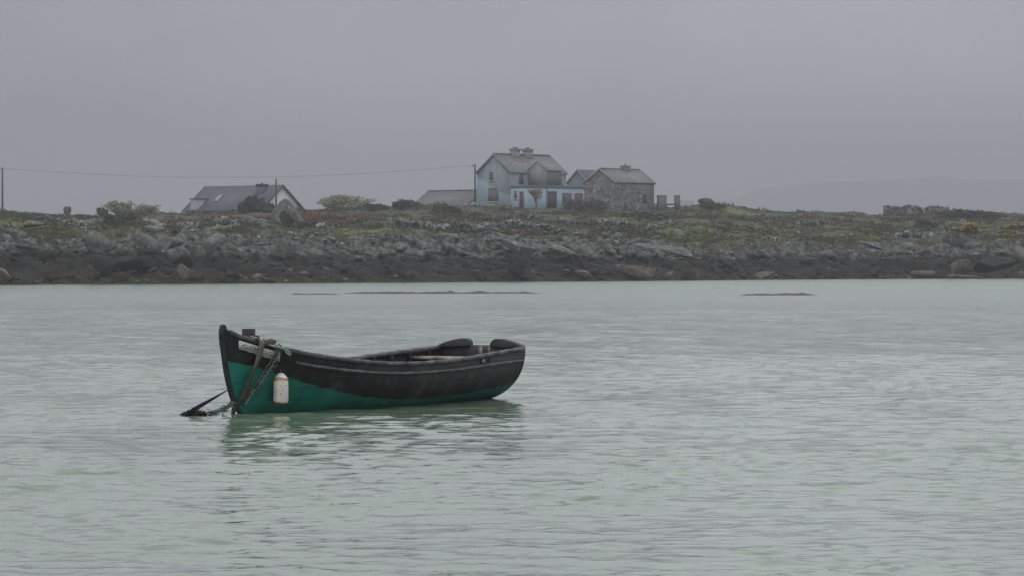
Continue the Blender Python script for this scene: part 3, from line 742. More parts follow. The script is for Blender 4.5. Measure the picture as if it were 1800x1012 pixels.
bush(780, 374, 60, 12, MAT_HEATH, 'dark low bush in front of the grey barn roof', leaves=1000, leaf=.18, seed=15)
bush(1250, 368, 60, 13, MAT_HEATH, 'heathery cover on the knoll right of the gate', leaves=1000, leaf=.16, seed=16)
bush(1700, 386, 120, 18, MAT_HEATH, 'wide dark thicket on the right skyline behind the gorse', leaves=2200, leaf=.2, seed=17, lumps=18)
bush(1628, 402, 40, 16, MAT_HEATH, 'dark rounded bush above the right-hand boulders', leaves=900, leaf=.17, seed=18)
GS = [(1690, 412, 54, 9, 21, 'low yellow gorse running left from the tall clump'), (1708, 412, 30, 20, 22, 'tallest clump of yellow gorse in bloom on the right slope'),
      (1784, 406, 50, 10, 23, 'yellow gorse at the right edge of the photo'), (1768, 418, 26, 7, 24, 'sparse yellow gorse below the right-hand patch')]
for (x, y, w, h, sd_, lab) in GS:
    rt = bush(x, y, w, h, MAT_HEATH, lab, 'gorse_bush', 'gorse', 420, .15, sd_, 6)
    r = np.random.default_rng(sd_ + 50); k = rt.location.y / F
    n = 240 if h > 12 else 150
    C = np.column_stack([r.normal(0, w * k * .22, n), r.normal(-.2, w * k * .15, n), h * k * np.clip(r.normal(.72, .22, n), .2, 1.1)])
    V, Fc = leaf_cloud(C, .17, r, 1.0); obj('flowers', V, Fc, MAT_GORSE, rt)

# ------------------------------------------------------------------ houses
def slate_mat(name, lo, hi, rough=.6):
    m = M(name, rough, .35); co = m.coord('Object')
    n = m.noise(m.scaled(co, (1, 3, 3)), 1.2, 5.0, .65); br = m.n('ShaderNodeTexBrick')
    br.inputs['Scale'].default_value = 1.0; br.inputs['Brick Width'].default_value = .45; br.inputs['Row Height'].default_value = .22
    br.inputs['Mortar Size'].default_value = .012; br.inputs['Color1'].default_value = (1, 1, 1, 1); br.inputs['Color2'].default_value = (.78, .78, .78, 1); br.inputs['Mortar'].default_value = (.5, .5, .5, 1)
    m.link(co, br.inputs['Vector'])
    m.set('Base Color', m.mix(1.0, m.ramp(n, [(.3, lo), (.72, hi)]), br.outputs[0], 'MULTIPLY'))
    m.bump(n, .3, .03); return m.m
MAT_SLATE = slate_mat('grey_slates', (.135, .135, .14), (.26, .26, .265))
MAT_SLATE_DARK = slate_mat('dark_slates', (.075, .080, .095), (.115, .12, .14))
MAT_SLATE_BROWN = slate_mat('weathered_slates', (.12, .115, .11), (.19, .185, .18))
def stained(name, c, stain, amount=.6, scale=.5):
    m = M(name, .9, .2); co = m.coord('Position')
    a = m.noise(m.scaled(co, (1, 1, .45)), scale, 6.0, .65); b = m.noise(co, 3.0, 4.0)
    f = m.math('MULTIPLY', m.ramp(a, [(.42, 0.0), (.66, 1.0)]), amount)
    col = m.mix(f, c, stain); col = m.mix(m.math('MULTIPLY', b, .3), col, tuple(x * .8 for x in c)); m.set('Base Color', col); m.bump(b, .2, .02); return m.m
MAT_WHITEWALL = stained('white_render', (.56, .58, .59), (.42, .44, .44), .5)
MAT_BLUEWALL = stained('blue_paint', (.33, .44, .52), (.34, .39, .42), .6, .8)
MAT_GREYRENDER = stained('grey_render', (.225, .25, .27), (.165, .175, .18), .7, .7)
MAT_SIDE = stained('dark_slate_hung_wall', (.155, .165, .17), (.12, .125, .125), .6, 1.2)
MAT_CONC = stained('concrete_trim', (.26, .26, .26), (.17, .17, .165), .6, 1.5)
MAT_DARKTRIM = plain('dark_trim', (.06, .06, .065), .6, .2)
MAT_PALETRIM = plain('pale_trim', (.42, .43, .42), .6, .15)
MAT_PANE = plain('dark_glass', (.030, .033, .036), .12, .3, 2.0, .5, 0)
MAT_DOOR = plain('weathered_door', (.085, .075, .085), .8, .3, 3.0)
MAT_DARKDOOR = plain('dark_teal_door', (.04, .06, .062), .7, .25, 3.0)
MAT_BOARD = plain('boarded_opening', (.13, .11, .10), .85, .4, 2.0)
MAT_POT = plain('clay_pots', (.10, .085, .08), .85, .3)
MAT_STONEWALL = stained('rubble_mortar', (.13, .125, .115), (.085, .083, .078), .7, 1.5)
# two-tone gable: blue paint below, grey render above, with a ragged worn border
m = M('two_tone_render', .9, .2); co = m.coord('Object'); c = m.xyz(co)
nz = m.noise(co, .8, 5.0, .65)
zz2 = m.math('ADD', c['Z'], m.math('MULTIPLY', m.math('SUBTRACT', nz, .5), 2.2))
lim = m.ramp(m.mapr(c['Y'], -3.1, 3.1), [(0.0, .30), (.15, .34), (.40, .36), (.55, .47), (.72, .66), (1.0, .70)])   # paint height along the gable / 5.5 m
f = m.ramp(m.math('SUBTRACT', m.math('DIVIDE', zz2, 5.5), m.math('SUBTRACT', lim, .02)), [(.0, 0.0), (.05, 1.0)])
blue = m.mix(m.math('MULTIPLY', m.noise(co, 1.5, 4.0), .5), (.33, .445, .53), (.31, .39, .44))
grey = m.mix(m.ramp(m.noise(m.scaled(co, (1, 1, .4)), 1.1, 5.0), [(.4, 0.0), (.7, 1.0)]), (.245, .285, .32), (.185, .205, .215))
m.set('Base Color', m.mix(f, blue, grey)); m.bump(nz, .2, .03); MAT_TWOTONE = m.m

PHI = 47.6
def gable_walls(L_, W, eave, ridge, z0=-1.2, y_off=0.0, x_off=0.0):
    """closed gabled body; local X along the ridge"""
    x0, x1, y0, y1 = x_off - L_/2, x_off + L_/2, y_off - W/2, y_off + W/2
    V = [(x0,y0,z0),(x0,y1,z0),(x0,y1,eave),(x0,y_off,ridge),(x0,y0,eave),(x1,y0,z0),(x1,y1,z0),(x1,y1,eave),(x1,y_off,ridge),(x1,y0,eave)]
    return V, [(0,4,3,2,1),(5,6,7,8,9),(0,5,9,4),(1,2,7,6),(4,9,8,3),(2,3,8,7),(0,1,6,5)]
def gable_roof(L_, W, eave, ridge, over=.18, side=.16, th=.14, y_off=0.0, x_off=0.0):
    """two thick slopes just above the walls"""
    mb = MB(); sl = (ridge - eave) / (W / 2)
    for sg in (-1, 1):
        ye = y_off + sg * (W/2 + over); ze = eave - over * sl + .02; zr = ridge + .02
        x0, x1 = x_off - L_/2 - side, x_off + L_/2 + side; yr = y_off
        a = [(x0, ye, ze), (x1, ye, ze), (x1, yr, zr), (x0, yr, zr)]
        b = [(p[0], p[1], p[2] + th) for p in a]
        mb.add(a + b, [(0,1,2,3),(4,7,6,5),(0,4,5,1),(1,5,6,2),(2,6,7,3),(3,7,4,0)] if sg > 0 else [(0,3,2,1),(4,5,6,7),(0,1,5,4),(1,2,6,5),(2,3,7,6),(3,0,4,7)])
    return mb
def opening(parent, name, face, u, z, w, h, pane=MAT_PANE, frame=MAT_CONC, sill=True, bars=True):
    """face: (axis, sign, offset): axis 'x' = wall lies at x = offset and faces sign"""
    ax, sg, off = face
    def bx(mb, u0, u1, z0, z1, d0, d1):
        a, b = sorted((off + sg * d0, off + sg * d1))
        if ax == 'x': mb.box(a, b, u0, u1, z0, z1)
        else: mb.box(u0, u1, a, b, z0, z1)
    t = .09
    fr = MB(); bx(fr, u - w/2 - t, u - w/2, z - h/2, z + h/2 + t, -.1, .07); bx(fr, u + w/2, u + w/2 + t, z - h/2, z + h/2 + t, -.1, .07); bx(fr, u - w/2, u + w/2, z + h/2, z + h/2 + t, -.1, .07)
    o = fr.obj(name, frame, parent)
    pn = MB(); bx(pn, u - w/2, u + w/2, z - h/2, z + h/2, -.1, .012); pn.obj('pane' if name == 'window' else 'panel', pane, o)
    if bars and name == 'window':
        b = MB(); bx(b, u - .03, u + .03, z - h/2, z + h/2, .015, .035); bx(b, u - w/2, u - .032, z - .03, z + .03, .015, .035); bx(b, u + .032, u + w/2, z - .03, z + .03, .015, .035); b.obj('glazing_bars', MAT_CONC, o)
    if sill:
        s_ = MB(); bx(s_, u - w/2 - .15, u + w/2 + .15, z - h/2 - .12, z - h/2, -.05, .14); s_.obj('sill', MAT_PALETRIM, o)
    return o
def chimney(parent, x, y, z0, h, w, d, pots, mat=MAT_CONC):
    mb = MB(); mb.box(x - w/2, x + w/2, y - d/2, y + d/2, z0, z0 + h)
    ch = mb.obj('chimney', mat, parent)
    cp = MB(); cp.box(x - w/2 - .05, x + w/2 + .05, y - d/2 - .05, y + d/2 + .05, z0 + h - .30, z0 + h - .14); cp.box(x - w/2 - .10, x + w/2 + .10, y - d/2 - .10, y + d/2 + .10, z0 + h - .138, z0 + h + .06)
    cp.obj('cap', mat, ch)
    for i in range(pots):
        px_ = x + (i - (pots - 1) / 2) * (w / max(pots, 1)) * .95
        mb = MB(); mb.tube([(px_, y, z0 + h), (px_, y, z0 + h + .25)], [.14, .11], 8); mb.obj('chimney_pot', MAT_POT, ch)
    return ch

def place_house(name, px, D, base_py, rot, label, cat='house'):
    r = empty(name, (wx(px, D), D, wz(base_py, D)), R(rot)); tag(r, label, cat); return r

# --- blue and grey two-storey house
K = F / 443.0
Hh = place_house('house', 917, 443, 367, PHI, 'two-storey grey house with blue-painted lower walls and twin chimneys')
LM, WM, EV, RD = 11.1, 6.2, 4.75, 7.15
V, Fc = gable_walls(LM, WM, EV, RD); obj('walls', V, Fc, MAT_TWOTONE, Hh)
gable_roof(LM, WM, EV, RD, .16, .10).obj('roof', MAT_SLATE, Hh)
rc = MB().box(-LM/2 - .12, LM/2 + .12, -.14, .14, RD + .10, RD + .26); rc.obj('ridge', MAT_CONC, Hh)
def barge(parent, x, W, eave, ridge, mat, y_off=0.0, over=.18, th=.12):
    mb = MB(); sl = (ridge - eave) / (W/2)
    for sg in (-1, 1):
        ye = y_off + sg * (W/2 + over); ze = eave - over * sl
        a = [(x-.04, ye, ze-.10), (x-.04, y_off, ridge-.10), (x-.04, y_off, ridge+.19), (x-.04, ye, ze+.19)]
        b = [(p[0]+.08, p[1], p[2]) for p in a]
        mb.add(a + b, [(0,1,2,3),(4,7,6,5),(0,4,5,1),(1,5,6,2),(2,6,7,3),(3,7,4,0)])
    return mb.obj('barge_board', mat, parent)
barge(Hh, -LM/2 - .16, WM, EV, RD, MAT_CONC); barge(Hh, LM/2 + .16, WM, EV, RD, MAT_CONC)
# chimneys astride the ridge
for xc in (-1.62, .86): chimney(Hh, xc, -.3, RD - .9, 1.74, 1.08, .85, 3)
GX = ('x', -1, -LM/2)
opening(Hh, 'window', GX, .42, 4.25, .55, 1.1, MAT_PANE)
opening(Hh, 'window', GX, .05, 1.75, 1.75, 1.75, MAT_BOARD, MAT_CONC, True, True)
LWF = ('y', -1, -WM/2)
opening(Hh, 'window', LWF, -3.55, 3.85, .75, 1.35, MAT_PANE, MAT_CONC, False)
# flat-roofed ground-floor extension along the front
EX0, EX1, EY0, EY1, EH = -LM/2 + .004, 5.7, -WM/2 - 3.41, -WM/2 - .002, 2.72
MB().box(EX0, EX1, EY0, EY1, -1.2, EH).obj('extension_walls', MAT_BLUEWALL, Hh)
rf = MB().box(EX0 - .14, EX1 + .14, EY0 - .14, EY1, EH + .002, EH + .24).obj('extension_roof', MAT_SIDE, Hh)
EXF, EFR = ('x', -1, EX0), ('y', -1, EY0)
opening(Hh, 'window', EXF, -3.95, 1.70, .42, .95, MAT_PANE)
opening(Hh, 'door', EXF, -5.05, 1.05, .72, 2.1, MAT_DOOR, MAT_CONC, False)
opening(Hh, 'door', EFR, -1.15, 1.08, 1.75, 2.16, MAT_DARKDOOR, MAT_CONC, False)
opening(Hh, 'window', EFR, 1.85, 1.35, 1.75, 1.2, MAT_BOARD, MAT_CONC, True, False)
opening(Hh, 'window', EFR, 4.25, 1.35, 1.6, 1.2, MAT_BOARD, MAT_CONC, True, False)
MB().tube([(-2.25, EY0 - .09, -.3), (-2.25, EY0 - .09, EH)], .06, 6).obj('downpipe', MAT_DARKTRIM, Hh)
# slate-hung upper wing over the extension
WX0, WX1, WY0, WY1, WE, WR = -2.15, .82, EY0 + .03, -WM/2 + .1, 4.95, 6.15
yc, ww = (WY0 + WY1) / 2, WY1 - WY0
V, Fc = gable_walls(WX1 - WX0, ww, WE, WR, EH + .242, yc, (WX0 + WX1) / 2)
wing = obj('wing_walls', V, Fc, MAT_GREYRENDER, Hh); wing.data.materials.append(MAT_SIDE)
wing.data.polygons[2].material_index = 1; wing.data.polygons[1].material_index = 1
gable_roof(WX1 - WX0, ww, WE, WR, .12, .06, .12, yc, (WX0 + WX1) / 2).obj('wing_roof', MAT_SLATE, Hh)
MB().box(2.0, 2.5, EY0 + .5, EY0 + 1.0, EH + .242, EH + .55).obj('roof_vent', MAT_PALETRIM, Hh)

# --- stone barn
B = place_house('barn', 1088.5, 432, 366, PHI, 'rough stone barn with a slate roof and one small chimney', 'barn')
LB, WB, EB, RB = 7.9, 5.35, 3.25, 5.0
V, Fc = gable_walls(LB, WB, EB, RB); obj('walls', V, Fc, MAT_STONEWALL, B)
gable_roof(LB, WB, EB, RB, .12, .06).obj('roof', MAT_SLATE, B)
barge(B, -LB/2 - .1, WB, EB, RB, MAT_CONC, th=.1); barge(B, LB/2 + .1, WB, EB, RB, MAT_DARKTRIM)
MB().box(-LB/2, LB/2, -.12, .12, RB + .10, RB + .24).obj('ridge', MAT_CONC, B)
chimney(B, 1.25, 0, RB - .3, .86, .95, .75, 1)
BF = ('y', -1, -WB/2)
opening(B, 'window', BF, 1.95, 1.15, .55, .95, MAT_PANE, MAT_STONEWALL, False, False)
# its stones: every one a lump standing proud of the mortar
g = np.random.default_rng(61); V, Fc = [], []
def wall_stones(face, u0, u1, z0, z1f, skip=None):
    ax, sg, off = face; z = z0
    while True:
        hrow = g.uniform(.16, .30); u = u0 - g.uniform(0, .2)
        if z > 5.2: break
        while u < u1:
            wd = g.uniform(.22, .62); a, b = max(u, u0), min(u + wd, u1); zt = z + hrow * g.uniform(.8, 1.1)
            um = (a + b) / 2
            if b - a > .08 and zt < z1f(um) - .02 and not (skip and skip(um, (z + zt) / 2)):
                d = g.uniform(.03, .10); i_ = .025; n0 = len(V)
                for (uu_, zz_, dd) in ((a + .01, z + .01, 0), (b - .01, z + .01, 0), (b - .01, zt - .01, 0), (a + .01, zt - .01, 0), (a + i_ + .03, z + i_ + .02, d), (b - i_ - .03, z + i_ + .02, d * g.uniform(.6, 1)), (b - i_ - .02, zt - i_ - .02, d), (a + i_ + .02, zt - i_ - .02, d * g.uniform(.6, 1))):
                    q = off + sg * (dd - .02)
                    V.append((q, uu_, zz_) if ax == 'x' else (uu_, q, zz_))
                Fc.extend([tuple(n0 + k for k in f) for f in ((4,5,6,7),(0,1,5,4),(1,2,6,5),(2,3,7,6),(3,0,4,7))])
            u += wd
        z += hrow
wall_stones(BF, -LB/2, LB/2, -.6, lambda u: EB - .05, lambda u, z: 1.5 < u < 2.4 and .5 < z < 1.8)
wall_stones(('x', -1, -LB/2), -WB/2, WB/2, -.6, lambda u: RB - abs(u) * (RB - EB) / (WB/2) - .12)
m = M('barn_stones', .95, .15); pos = m.coord('Position')
m.set('Base Color', m.ramp(m.voro(pos, 2.4, out='Color'), [(.0, (.085, .08, .072)), (.45, (.20, .195, .18)), (.8, (.30, .295, .275)), (1.0, (.46, .455, .43))])); m.bump(m.noise(pos, 6, 4), .5, .04)
o = obj('stones', V, Fc, m.m, B); o['kind'] = 'stuff'

# --- grey gabled outbuilding between house and barn
O = place_house('outbuilding', 1040, 455, 366, PHI, 'grey-gabled outbuilding between the two-storey house and the stone barn', 'outbuilding')
LO, WO, EO, RO = 6.0, 5.7, 2.6, 5.15
V, Fc = gable_walls(LO, WO, EO, RO); obj('walls', V, Fc, MAT_SIDE, O)
gable_roof(LO, WO, EO, RO, .2, .06, .1).obj('roof', MAT_SLATE_DARK, O)
barge(O, -LO/2 - .1, WO, EO, RO, MAT_CONC)

# --- low barn behind the left side of the house
Q = place_house('low_barn', 800, 462, 366, 138, 'long low building with a plain grey-brown roof left of the two-storey house', 'barn')
LQ, WQ, EQ, RQ = 10.4, 7.0, .05, 2.35
V, Fc = gable_walls(LQ, WQ, EQ, RQ); obj('walls', V, Fc, MAT_GREYRENDER, Q)
gable_roof(LQ, WQ, EQ, RQ, .25, .1).obj('roof', MAT_SLATE_BROWN, Q)
MB().box(-LQ/2, LQ/2, -.12, .12, RQ + .11, RQ + .22).obj('ridge', MAT_CONC, Q)

# --- white-gabled bungalow
W_ = place_house('bungalow', 428.5, 432, 377, 138, 'bungalow with a wide dark slate roof and a white gable end', 'house')
LW, WW, EW, RW = 14.5, 7.6, .55, 3.62
V, Fc = gable_walls(LW, WW, EW, RW); obj('walls', V, Fc, MAT_WHITEWALL, W_)
gable_roof(LW, WW, EW, RW, .3, .18, .13).obj('roof', MAT_SLATE_DARK, W_)
barge(W_, -LW/2 - .24, WW, EW, RW, MAT_DARKTRIM, 0, .3); barge(W_, LW/2 + .24, WW, EW, RW, MAT_DARKTRIM, 0, .3)
sl = (RW - EW) / (WW/2)
def on_slope(x, y, up): return (x, y, RW - y * sl + .15 + up)
def slope_slab(name, x0, x1, y0, y1, lo, hi, mat, parent, shear=0.0):
    mb = MB(); a = []
    for up in (lo, hi): a += [on_slope(x0, y0, up), on_slope(x1, y0, up), on_slope(x1 + shear, y1, up), on_slope(x0 + shear, y1, up)]
    mb.add(a, [(0,3,2,1),(4,5,6,7),(0,1,5,4),(1,2,6,5),(2,3,7,6),(3,0,4,7)]); return mb.obj(name, mat, parent)
sk = slope_slab('skylight', 2.15, 3.05, 1.55, 2.75, -.02, .07, MAT_DARKTRIM, W_); slope_slab('pane', 2.22, 2.98, 1.64, 2.66, .071, .085, plain('skylight_glass', (.20, .21, .22), .1, .1, 2, .5, 0), sk)
chimney(W_, -4.55, 1.0, RW - 2.0, 2.22, 1.15, .9, 1, MAT_SLATE_DARK)
# small pale-fronted dormer wing at the far end of the roof
dm = MB(); yd0, yd1, xd0, xd1 = 2.15, 3.9, 4.7, 6.1
zt = RW - yd0 * sl + .12
dm.add([(xd0, yd0, zt), (xd1, yd0, zt), (xd1, yd1, zt - .02), (xd0, yd1, zt - .02), (xd0, yd0, zt - .9), (xd1, yd0, zt - .9), (xd1, yd1, -.6), (xd0, yd1, -.6)],
       [(0,3,2,1)[::-1], (3,2,6,7), (0,3,7,4), (2,1,5,6), (4,7,6,5)[::-1], (1,0,4,5)])
do = dm.obj('dormer', stained('pale_dormer', (.30, .31, .33), (.24, .25, .26), .6), W_)
MB().box(xd0 - .12, xd1 + .12, yd0 - .3, yd1 + .12, zt + .002, zt + .12).obj('dormer_roof', MAT_SLATE_DARK, do)

# ------------------------------------------------------------------ poles and wire
def pole(px, top, base, D, label, insul=True, r=.13):
    x = wx(px, D); zb = hgt(x, D, True) - .3; zt = wz(top, D)
    root = empty('utility_pole', (x, D, zb)); tag(root, label, 'utility pole', 'poles carrying the wire')
    MB().tube([(0, 0, 0), (0, 0, zt - zb)], [r, r * .78], 10).obj('post', MAT_POLE, root)
    if insul:
        MB().tube([(-.35, -.05, zt - zb - .22), (.05, -.05, zt - zb - .22)], .03, 6).obj('bracket', MAT_DARKTRIM, root)
        MB().tube([(-.35, -.05, zt - zb - .45), (-.35, -.05, zt - zb - .12)], [.045, .06], 8).obj('insulator', MAT_DARKTRIM, root)
    return Vector((x, D, zt))
MAT_POLE = plain('tarred_pole', (.055, .05, .047), .85, .3)
a = pole(4.5, 295, 372, 425, 'wooden utility pole at the left edge of the photo')
pole(485.5, 314, 352, 425, 'short wooden pole standing in front of the white gable', False, .12)
b = pole(835, 289, 366, 436, 'wooden utility pole beside the gable of the two-storey house')
pts = []
for i in range(41):
    t = i / 40; q = a.lerp(b, t); q.z += -.1 - 4 * 1.42 * t * (1 - t); pts.append(q)
o = MB().tube(pts, .017, 5).obj('overhead_wire', MAT_DARKTRIM); tag(o, 'single overhead wire sagging between the outer poles', 'wire')

# ------------------------------------------------------------------ gate pillars, rail, field gate
def pillar(px0, px1, top, bt, D, label, d=.9):
    p0, p1 = wx(px0, D), wx(px1, D); w = p1 - p0; x = (p0 + p1) / 2; zb = hgt(x, D, True) - .4; h = wz(top, D) - zb
    root = empty('gate_pillar', (x, D, zb), R(12)); tag(root, label, 'gate pillar', 'stone gate pillars right of the barn')
    MB().box(-w/2, w/2, -d/2, d/2, 0, h).obj('shaft', MAT_PILLAR, root)
    MB().box(-w/2 - .04, w/2 + .04, -d/2 - .04, d/2 + .04, h + .002, h + .10).obj('coping', MAT_CONC, root)
    return root
MAT_PILLAR = stained('pillar_render', (.14, .145, .15), (.10, .10, .10), .6, 2.0)
pillar(1156, 1170.5, 345, 366, 432, 'broad grey stone gate pillar nearest the barn')
pillar(1186, 1194.5, 345, 366, 434, 'slimmer grey stone gate pillar beside the metal field gate', .65)
Dg = 433.0
x0, x1, zr = wx(1149, Dg), wx(1187, Dg), wz(359.5, Dg)
o = MB().box(x0, wx(1156.0, Dg) - .02, Dg - .06, Dg + .06, zr - .08, zr + .08).obj('fence_rail', MAT_DARKTRIM); tag(o, 'short dark rail between the barn and the broad gate pillar', 'rail')
o = MB().box(wx(1171, Dg) + .06, wx(1186, Dg) - .02, Dg - .06, Dg + .06, zr - .10, zr + .08).obj('fence_rail', MAT_DARKTRIM); tag(o, 'short dark rail joining the two gate pillars', 'rail')
MAT_STEEL = plain('galvanised_steel', (.22, .225, .23), .45, .2)
gx0, gx1 = wx(1195.5, 436), wx(1219, 436); gz0, gz1 = wz(363, 436), wz(354, 436)
G = empty('field_gate', (gx0, 436, gz0)); tag(G, 'grey tubular metal field gate right of the slimmer pillar', 'gate')
w, h = gx1 - gx0, gz1 - gz0
for i in range(4): MB().tube([(0.05, 0, h * i / 3), (w - .05, 0, h * i / 3)], .03, 6).obj('bar', MAT_STEEL, G)
for xq in (.02, w * .5, w - .02): MB().tube([(xq, -.03, -.3), (xq, -.03, h + .05)], .035, 6).obj('upright', MAT_STEEL, G)
p = ground_at(1401, 372)
o = MB().tube([(p.x, p.y, p.z - .3), (p.x, p.y, p.z + .55)], .10, 6).obj('fence_post', MAT_POLE); tag(o, 'lone short post on the skyline of the right-hand field', 'post')

# ruined wall on the right skyline
def ruin(px0, px1, prof, bt, label, seed):
    g = np.random.default_rng(seed); p = ground_at((px0 + px1) / 2, bt); D = p.y; k = D / F
    root = empty('ruined_wall', (p.x, p.y, p.z - .4)); tag(root, label, 'ruined wall', 'ruined walls on the right skyline')
    w = (px1 - px0) * k; n = len(prof); th = .8
    ring = [(-w/2, 0, -.5)] + [(-w/2 + w * i / (n - 1), 0, .4 + (bt - q) * k) for i, q in enumerate(prof)] + [(w/2, 0, -.5)]
    MB().prism([(x, z) for x, y, z in ring], -th/2, th/2).obj('wall_core', MAT_STONEWALL, root)
    pts = []; sz = []
    for _ in range(int(w * 34)):
        x = g.uniform(-w/2, w/2); top = float(np.interp(x, [r[0] for r in ring[1:-1]], [r[2] for r in ring[1:-1]]))
        q = g.random(); z = top if q < .35 else g.uniform(0, top); pts.append((x, (-th/2 if q > .3 else g.uniform(-th/2, th/2)), z)); sz.append(g.uniform(.22, .55))
    o = rubble('stones', np.array(pts), np.array(sz), MAT_WALLSTONE, 1, .7, parent=root); o['kind'] = 'stuff'
ruin(1553, 1597, [364, 363, 364, 365, 366, 364, 362], 380, 'left part of the ruined stone wall, squared off at its left end', 1)
ruin(1594, 1622, [362, 362, 363, 365, 371], 380, 'middle part of the ruined stone wall, the tallest and rounded on top', 2)
ruin(1626, 1668, [368, 364, 363, 364, 366, 367], 380, 'right part of the ruined stone wall, beyond the narrow gap', 3)

# ------------------------------------------------------------------ bare tree before the blue wall
def small_tree(px, py, wpx, hpx, label, seed):
    r = np.random.default_rng(seed); D = 431.0
    x = wx(px, D); z = wz(py, D); k = D / F; w, h = wpx * k, hpx * k
    root = empty('tree', (x, D, min(z, hgt(x, D, True)))); tag(root, label, 'tree'); h += z - root.location.z
    tr = MB(); tr.tube(smooth_path([(0, 0, -.2), (.05, 0, h * .25), (-.05, .05, h * .5)], 4), [.11 - .006 * j for j in range(9)], 7); tr.obj('trunk', MAT_TWIG, root)
    br = MB(); C = []
    for i in range(22):
        a = r.uniform(0, 6.28); s0 = Vector((0, 0, h * r.uniform(.12, .5)))
        e = Vector((math.cos(a) * w * .5 * r.uniform(.3, 1), math.sin(a) * w * .4 * r.uniform(.3, 1), h * r.uniform(.5, 1.0)))
        m_ = s0.lerp(e, .5) + Vector((r.normal(0, .1), r.normal(0, .1), .1))
        br.tube(smooth_path([s0, m_, e], 3), [.045 * (1 - .12 * j) for j in range(7)], 5)
        for _ in range(5):
            q = m_.lerp(e, r.random()); f = q + Vector((r.normal(0, .26), r.normal(0, .2), r.uniform(.0, .4))); br.tube([q, f], [.018, .006], 4); C += [f + Vector(r.normal(0, .09, 3)) for _ in range(6)] + [q.lerp(f, .6) + Vector(r.normal(0, .08, 3)) for _ in range(1)]
    br.obj('branches', MAT_TWIG, root)
    V, Fc = leaf_cloud(np.array([tuple(c) for c in C]), .12, r, 1.3); obj('crown', V, Fc, MAT_SCRUB, root)
small_tree(942, 366, 34, 34, 'small half-bare tree in front of the blue wall between two doors', 41)

# ------------------------------------------------------------------ low weed-covered reefs breaking the water
def reef(px0, px1, py, hpx, label, seed):
    g = np.random.default_rng(seed); D = CAMH * F / (py - HZ); k = D / F; n = 150
    xs = np.linspace(wx(px0, D), wx(px1, D), n); t = np.linspace(0, 1, n)
    env = (np.clip(fbm(xs / .8, xs * 0 + seed, seed, 4) * .9 + .75, .55, 1.25)) * np.clip(np.minimum(t, 1 - t) * 9, .15, 1)
    hh = hpx * k * env; yo = D + .8 * fbm(xs / 5, xs * 0 + 3.3, seed + 4, 2); wd = .35 + .5 * env
    rows = []
    for j, (fy, fz) in enumerate(((-1, -.05), (-.55, .6), (0, 1), (.6, .55), (1, -.05))):
        rows.append(np.stack([xs, yo + fy * wd, np.where(fz > 0, hh * fz * (1 + .3 * fbm(xs / .3, xs * 0 + j, seed + 8, 2)), -.06)], -1))
    V = np.stack(rows, 0); gi = np.arange(5 * n).reshape(5, n)
    Fc = np.stack([gi[:-1, :-1], gi[:-1, 1:], gi[1:, 1:], gi[1:, :-1]], -1).reshape(-1, 4)
    o = obj('reef', V - np.array([xs[n//2], D, 0]), Fc, MAT_REEF); o.location = (xs[n//2], D, 0); tag(o, label, 'reef', 'weedy reefs awash in front of the shore'); return o
MAT_REEF = plain('wet_weed', (.024, .021, .014), .5, .5, 3.0, .4, .5, .03)
reef(606, 956, 515.2, 4.4, 'long low line of dark weed awash between the boat and the shore', 1)
reef(512, 598, 516.8, 3.2, 'short left-hand streak of weed awash, beyond the gap from the long line', 2)
reef(1300, 1438, 518.3, 4.2, 'lone thin streak of dark weed awash in the right half of the bay', 3)

# ------------------------------------------------------------------ the rowing boat
UX = np.array([.530, .848]); NX = np.array([.848, -.530])          # bow-to-stern direction, and the side towards the camera
W0 = np.array([-3.084, 37.4]); S_MID = 2.5
ORG = W0 + UX * S_MID; BROT = math.atan2(UX[1], UX[0])
S_B, S_S = -.376, 5.07
def w_of(s, n, z):                 # along, towards camera, up -> world
    q = W0 + UX * s + NX * n; return np.array([q[0], q[1], z])
def pix(s, n, z):
    q = W0 + UX * s + NX * n; return 900 + F * q[0] / q[1], HZ + (CAMH - z) * F / q[1]
def loc(s, n, z): return (s - S_MID, -n, z)                        # local: -Y is the near side
BS = np.array([0, .07, .16, .25, .345, .44, .53, .62, .71, .80, .895, 1.0])
BW = np.array([.035, .27, .44, .555, .64, .695, .735, .755, .755, .74, .705, .64])
def beam(t): return np.interp(t, BS, BW)
def s_sheer(t): return S_B + (S_S - S_B) * t
GX_ = np.array([388, 395, 420, 460, 500, 560, 620, 680, 740, 800, 860, 917], float)
GY_ = np.array([572, 580.5, 592, 602, 612, 624, 632, 637.5, 637, 632, 622, 611], float)
_t = np.linspace(0, 1, 41); _z = []
for t in _t:
    s, b = s_sheer(t), beam(t); q = W0 + UX * s + NX * b; py = np.interp(900 + F * q[0] / q[1], GX_, GY_)
    _z.append(CAMH - (py - HZ) * q[1] / F)
_z = np.array(_z); _z[0] = .985
_z = np.convolve(np.pad(_z, 2, 'edge'), np.ones(5) / 5, 'valid'); _z[0] = .985; _z[-1] = .644
def sheer(t): return float(np.interp(t, _t, _z))
def keel(t): return float(np.interp(t, [0, .3, .6, .85, 1], [-.24, -.2, -.14, -.075, -.03]))
def s_stem(z): return float(np.interp(z, [-.24, -.15, -.08, 0, .05, .2, .35, .5, .8, 1.015], [.5, .22, .10, 0, -.055, -.165, -.23, -.28, -.345, -.376]))
